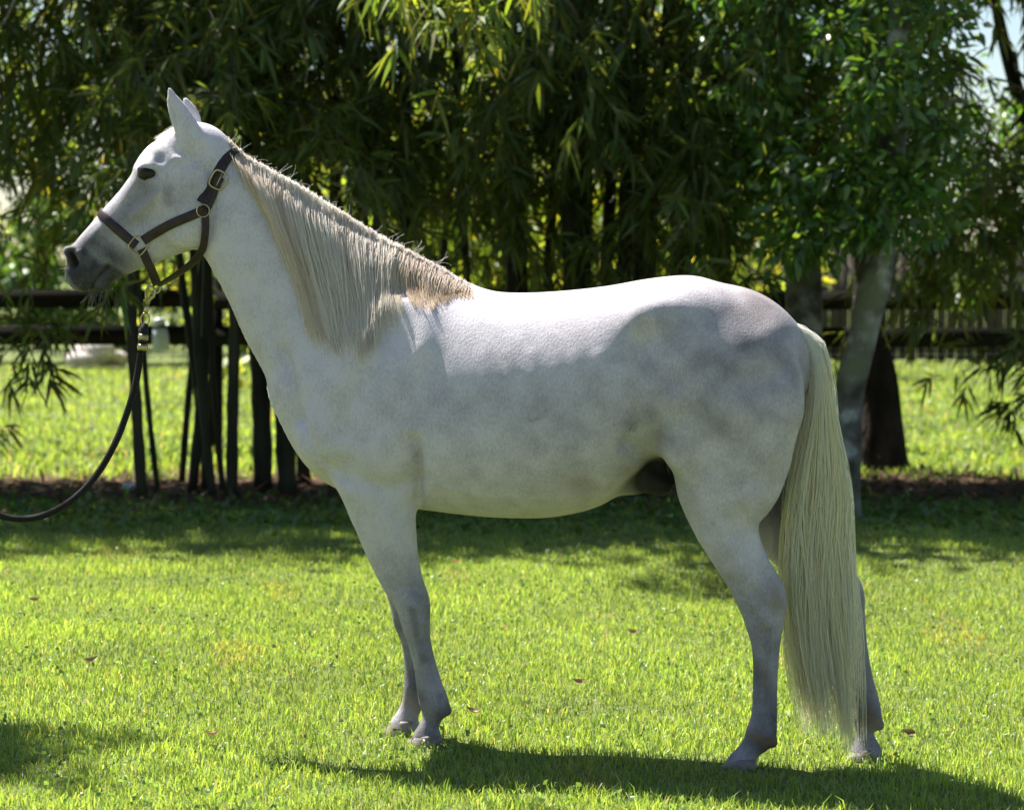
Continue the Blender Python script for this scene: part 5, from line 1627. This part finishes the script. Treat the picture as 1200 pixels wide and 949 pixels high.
    # hanging bamboo spray and bush at the right, below the rails
    c6 = [culm(1235, 1215, 17.2, 0.035, 6), culm(1270, 1250, 17.0, 0.04, 6), culm(1300, 1290, 16.6, 0.04, 6)]
    T, A, br = fronds(30, uni(3.1, 4.6), uni(16.2, 18.0), uni(1.5, 2.3), length=(0.6, 1.3))
    T2, A2, b2 = fronds(16, uni(3.45, 4.6), uni(15.6, 17.0), uni(0.55, 1.1), length=(0.4, 0.8))
    bamboo_clump((3.9, 16.9, 0), 'bamboo clump with drooping sprays hanging below the fence rails beside the dark trunk', c6, (np.concatenate([T, T2]), np.concatenate([A, A2])), extra=br + b2)
    # ---------------- small things
    # litter under the bamboo
    n = 9000
    x = RNG.uniform(-6, 6, n); y = RNG.normal(16.2, 0.75, n)
    P = np.stack([x, y, gz(x, y) + 0.004 + 0.02 * RNG.random(n)], -1)
    D = rdir(n) * np.array((1, 1, 0.18)); Nn = rdir(n) * 0.35 + np.array((0, 0, 1))
    o = leaf_mesh('leaf_litter', P, D, Nn, RNG.uniform(0.07, 0.19, n), RNG.uniform(0.012, 0.03, n), -0.02 * np.ones(n), leaf_tint(n, 0.35, 1.4, 0.0), M['litter'])
    tag(o, 'dry brown leaf litter under the bamboo', 'leaf litter', kind='stuff')
    # low weeds in the litter strip
    n = 5200
    x = RNG.uniform(-5, 5, n); y = RNG.normal(14.9, 0.6, n)
    P = np.stack([x, y, gz(x, y)], -1)
    o = leaf_mesh('low_weeds', P, rdir(n) * np.array((1, 1, 0.4)) + np.array((0, 0, 0.7)), rdir(n) + np.array((0, 0, 0.8)), RNG.uniform(0.04, 0.11, n), RNG.uniform(0.02, 0.04, n), 0.2 * np.ones(n), leaf_tint(n, 0.6, 1.2, 0.1), M['broad_leaf'])
    tag(o, 'low broad-leaved weeds in the shaded edge of the lawn', 'weeds', kind='stuff')
    # pale blue plastic jug hanging on the fence
    p = at(187, 392, 19.80)
    root = empty('plastic_jug', (p[0], p[1], p[2] - 0.13), 'pale blue plastic jug hanging on the black fence rail', 'jug')
    bpy.context.view_layer.update()
    mb = MB(); x_, y_ = p[0], p[1]
    mb.tube([(x_ + 0.012, y_, p[2] - 0.125), (x_ + 0.011, y_, p[2] - 0.118), (x_ + 0.006, y_, p[2]), (x_, y_, p[2] + 0.055)], [0.070, 0.074, 0.066, 0.055], 18); mb.build('body', M['plastic'], root)
    mb = MB(); mb.tube([(x_, y_, p[2] + 0.055), (x_, y_, p[2] + 0.075)], [0.060, 0.060], 18); mb.build('band', M['dark_metal'], root)
    mb = MB(); mb.tube([(x_, y_, p[2] + 0.075), (x_ - 0.002, y_, p[2] + 0.12), (x_ - 0.004, y_, p[2] + 0.135)], [0.054, 0.044, 0.030], 18); mb.build('cap', M['plastic'], root)
    mb = MB(); mb.tube([(x_, y_, p[2] + 0.13), (x_, y_ + 0.03, p[2] + 0.20), (x_, y_ + 0.10, p[2] + 0.26)], 0.004, 6); mb.build('hanger', M['dark_metal'], root)
    # scrap of paper in the litter
    p = at(152, 567, 16.3)
    bm = bmesh.new(); bmesh.ops.create_icosphere(bm, subdivisions=2, radius=0.045)
    vv = np.array([v.co[:] for v in bm.verts]); ff = np.array([[q.index for q in f_.verts] for f_ in bm.faces]); bm.free()
    vv = vv * (1 + 0.35 * vnoise(vv * 60, 50)[:, None]) * np.array((1.2, 1, 0.7))
    o = mesh_np('paper_scrap', vv, ff, M['paper']); o.location = (p[0], p[1], float(gz(p[0], p[1])) + 0.03)
    tag(o, 'crumpled white paper scrap lying in the leaf litter', 'paper')
    # fallen leaves on the lawn
    spots = [(42, 704, 'dry brown leaf on the lawn near the tree shadow edge below the lead rope'), (105, 775, 'curled dry leaf on the lawn left of the front hooves'), (250, 861, 'thin dry leaf on the grass before the front hooves'), (533, 659, 'dry leaf in the grass under the horse belly at the shadow edge'), (680, 800, 'pale dry leaf on the lawn midway between front and hind hooves'), (742, 741, 'small pinkish fallen leaf in the grass ahead of the hind leg'), (556, 835, 'small pale fallen leaf just behind the front hoof'), (1068, 858, 'small dry leaf in the grass behind the far hind hoof')]
    for px, py, lab_ in spots:
        r = ray(px, py); t = (0.03 - CAM_H) / r[2]; q = np.array((0, 0, CAM_H)) + r * t
        z = float(gz(q[0], q[1])); t = (z + 0.045 - CAM_H) / r[2]; q = np.array((0, 0, CAM_H)) + r * t
        m_ = 7; V = []; F = []
        L_ = RNG.uniform(0.045, 0.075); a = RNG.normal() * 0.4
        for i, s in enumerate(np.linspace(0, 1, m_)):
            w = 0.010 * math.sin(math.pi * min(max(s, 0.03), 0.97)) ** 0.8
            for sd, hgt in ((-1, 0.010), (0, 0.0), (1, 0.012)):
                V.append((L_ * (s - 0.5), sd * w, hgt * math.sin(math.pi * s) + 0.02 * (s - 0.5) ** 2 * 4))
        for i in range(m_ - 1):
            for j in range(2): F.append((i * 3 + j, i * 3 + j + 1, i * 3 + j + 4, i * 3 + j + 3))
        V = np.array(V)
        o = mesh_np('fallen_leaf', V, np.array(F), M['dry_leaf'], smooth=True, cols={'tint': np.ones((len(V), 4)) * RNG.uniform(0.8, 1.4)})
        o.location = q; o.rotation_euler = (RNG.normal() * 0.3 + 0.5, RNG.normal() * 0.2, a)
        tag(o, lab_, 'leaf', 'fallen leaves on the lawn')
    # bare hanging twigs at the upper left
    root = empty('dead_branch', at(250, -60, 15.2), 'bare pale dead branch with hanging twigs against the dark bamboo', 'branch')
    bpy.context.view_layer.update()
    for pts, r in (([(330, -40), (300, 10), (270, 38), (240, 55), (200, 66), (165, 72)], 0.008), ([(247, -40), (249, 5), (246, 30), (247, 50), (242, 70), (242, 90)], 0.007), ([(372, 0), (352, 30), (358, 60), (360, 85), (357, 98)], 0.007), ([(20, -10), (12, 12), (2, 30), (-10, 40)], 0.008)):
        P = crom(np.array([at(x, y, 15.0) for x, y in pts]), 4)
        mb = MB(); mb.tube(P, np.linspace(r, r * 0.4, len(P)), 6); mb.build('twig', M['twig'], root)
# ------------------------------------------------------------------ build everything
M = {}
def make_mats():
    M['skin'] = mat_simple('dark_skin', (0.03, 0.028, 0.03), (0.07, 0.065, 0.065), 60, 0.5, 0.2, 200, bdist=0.001)
    M['hoof'] = mat_simple('hoof_horn', (0.10, 0.085, 0.075), (0.24, 0.20, 0.17), 14, 0.55, 0.3, 60, stretch=(1, 1, 4), bdist=0.003)
    M['hair'] = hair_material('horse_hair')
    M['leather'] = mat_simple('brown_leather', (0.012, 0.006, 0.0055), (0.034, 0.017, 0.015), 45, 0.42, 0.45, 220, bdist=0.0015, spec=0.35)
    M['brass'] = mat_simple('brass', (0.32, 0.26, 0.14), (0.50, 0.43, 0.27), 40, 0.28, 0.1, 120, metallic=1.0, bdist=0.0005)
    M['rope'] = mat_simple('black_rope', (0.006, 0.006, 0.006), (0.026, 0.024, 0.023), 220, 0.8, 0.5, 400, bdist=0.001, spec=0.2)
make_mats()
build_ground()
root, bvh, near = build_horse()
build_tack(bvh, near)
BUILD_REST = True
if BUILD_REST:
    build_grass()
    build_background()
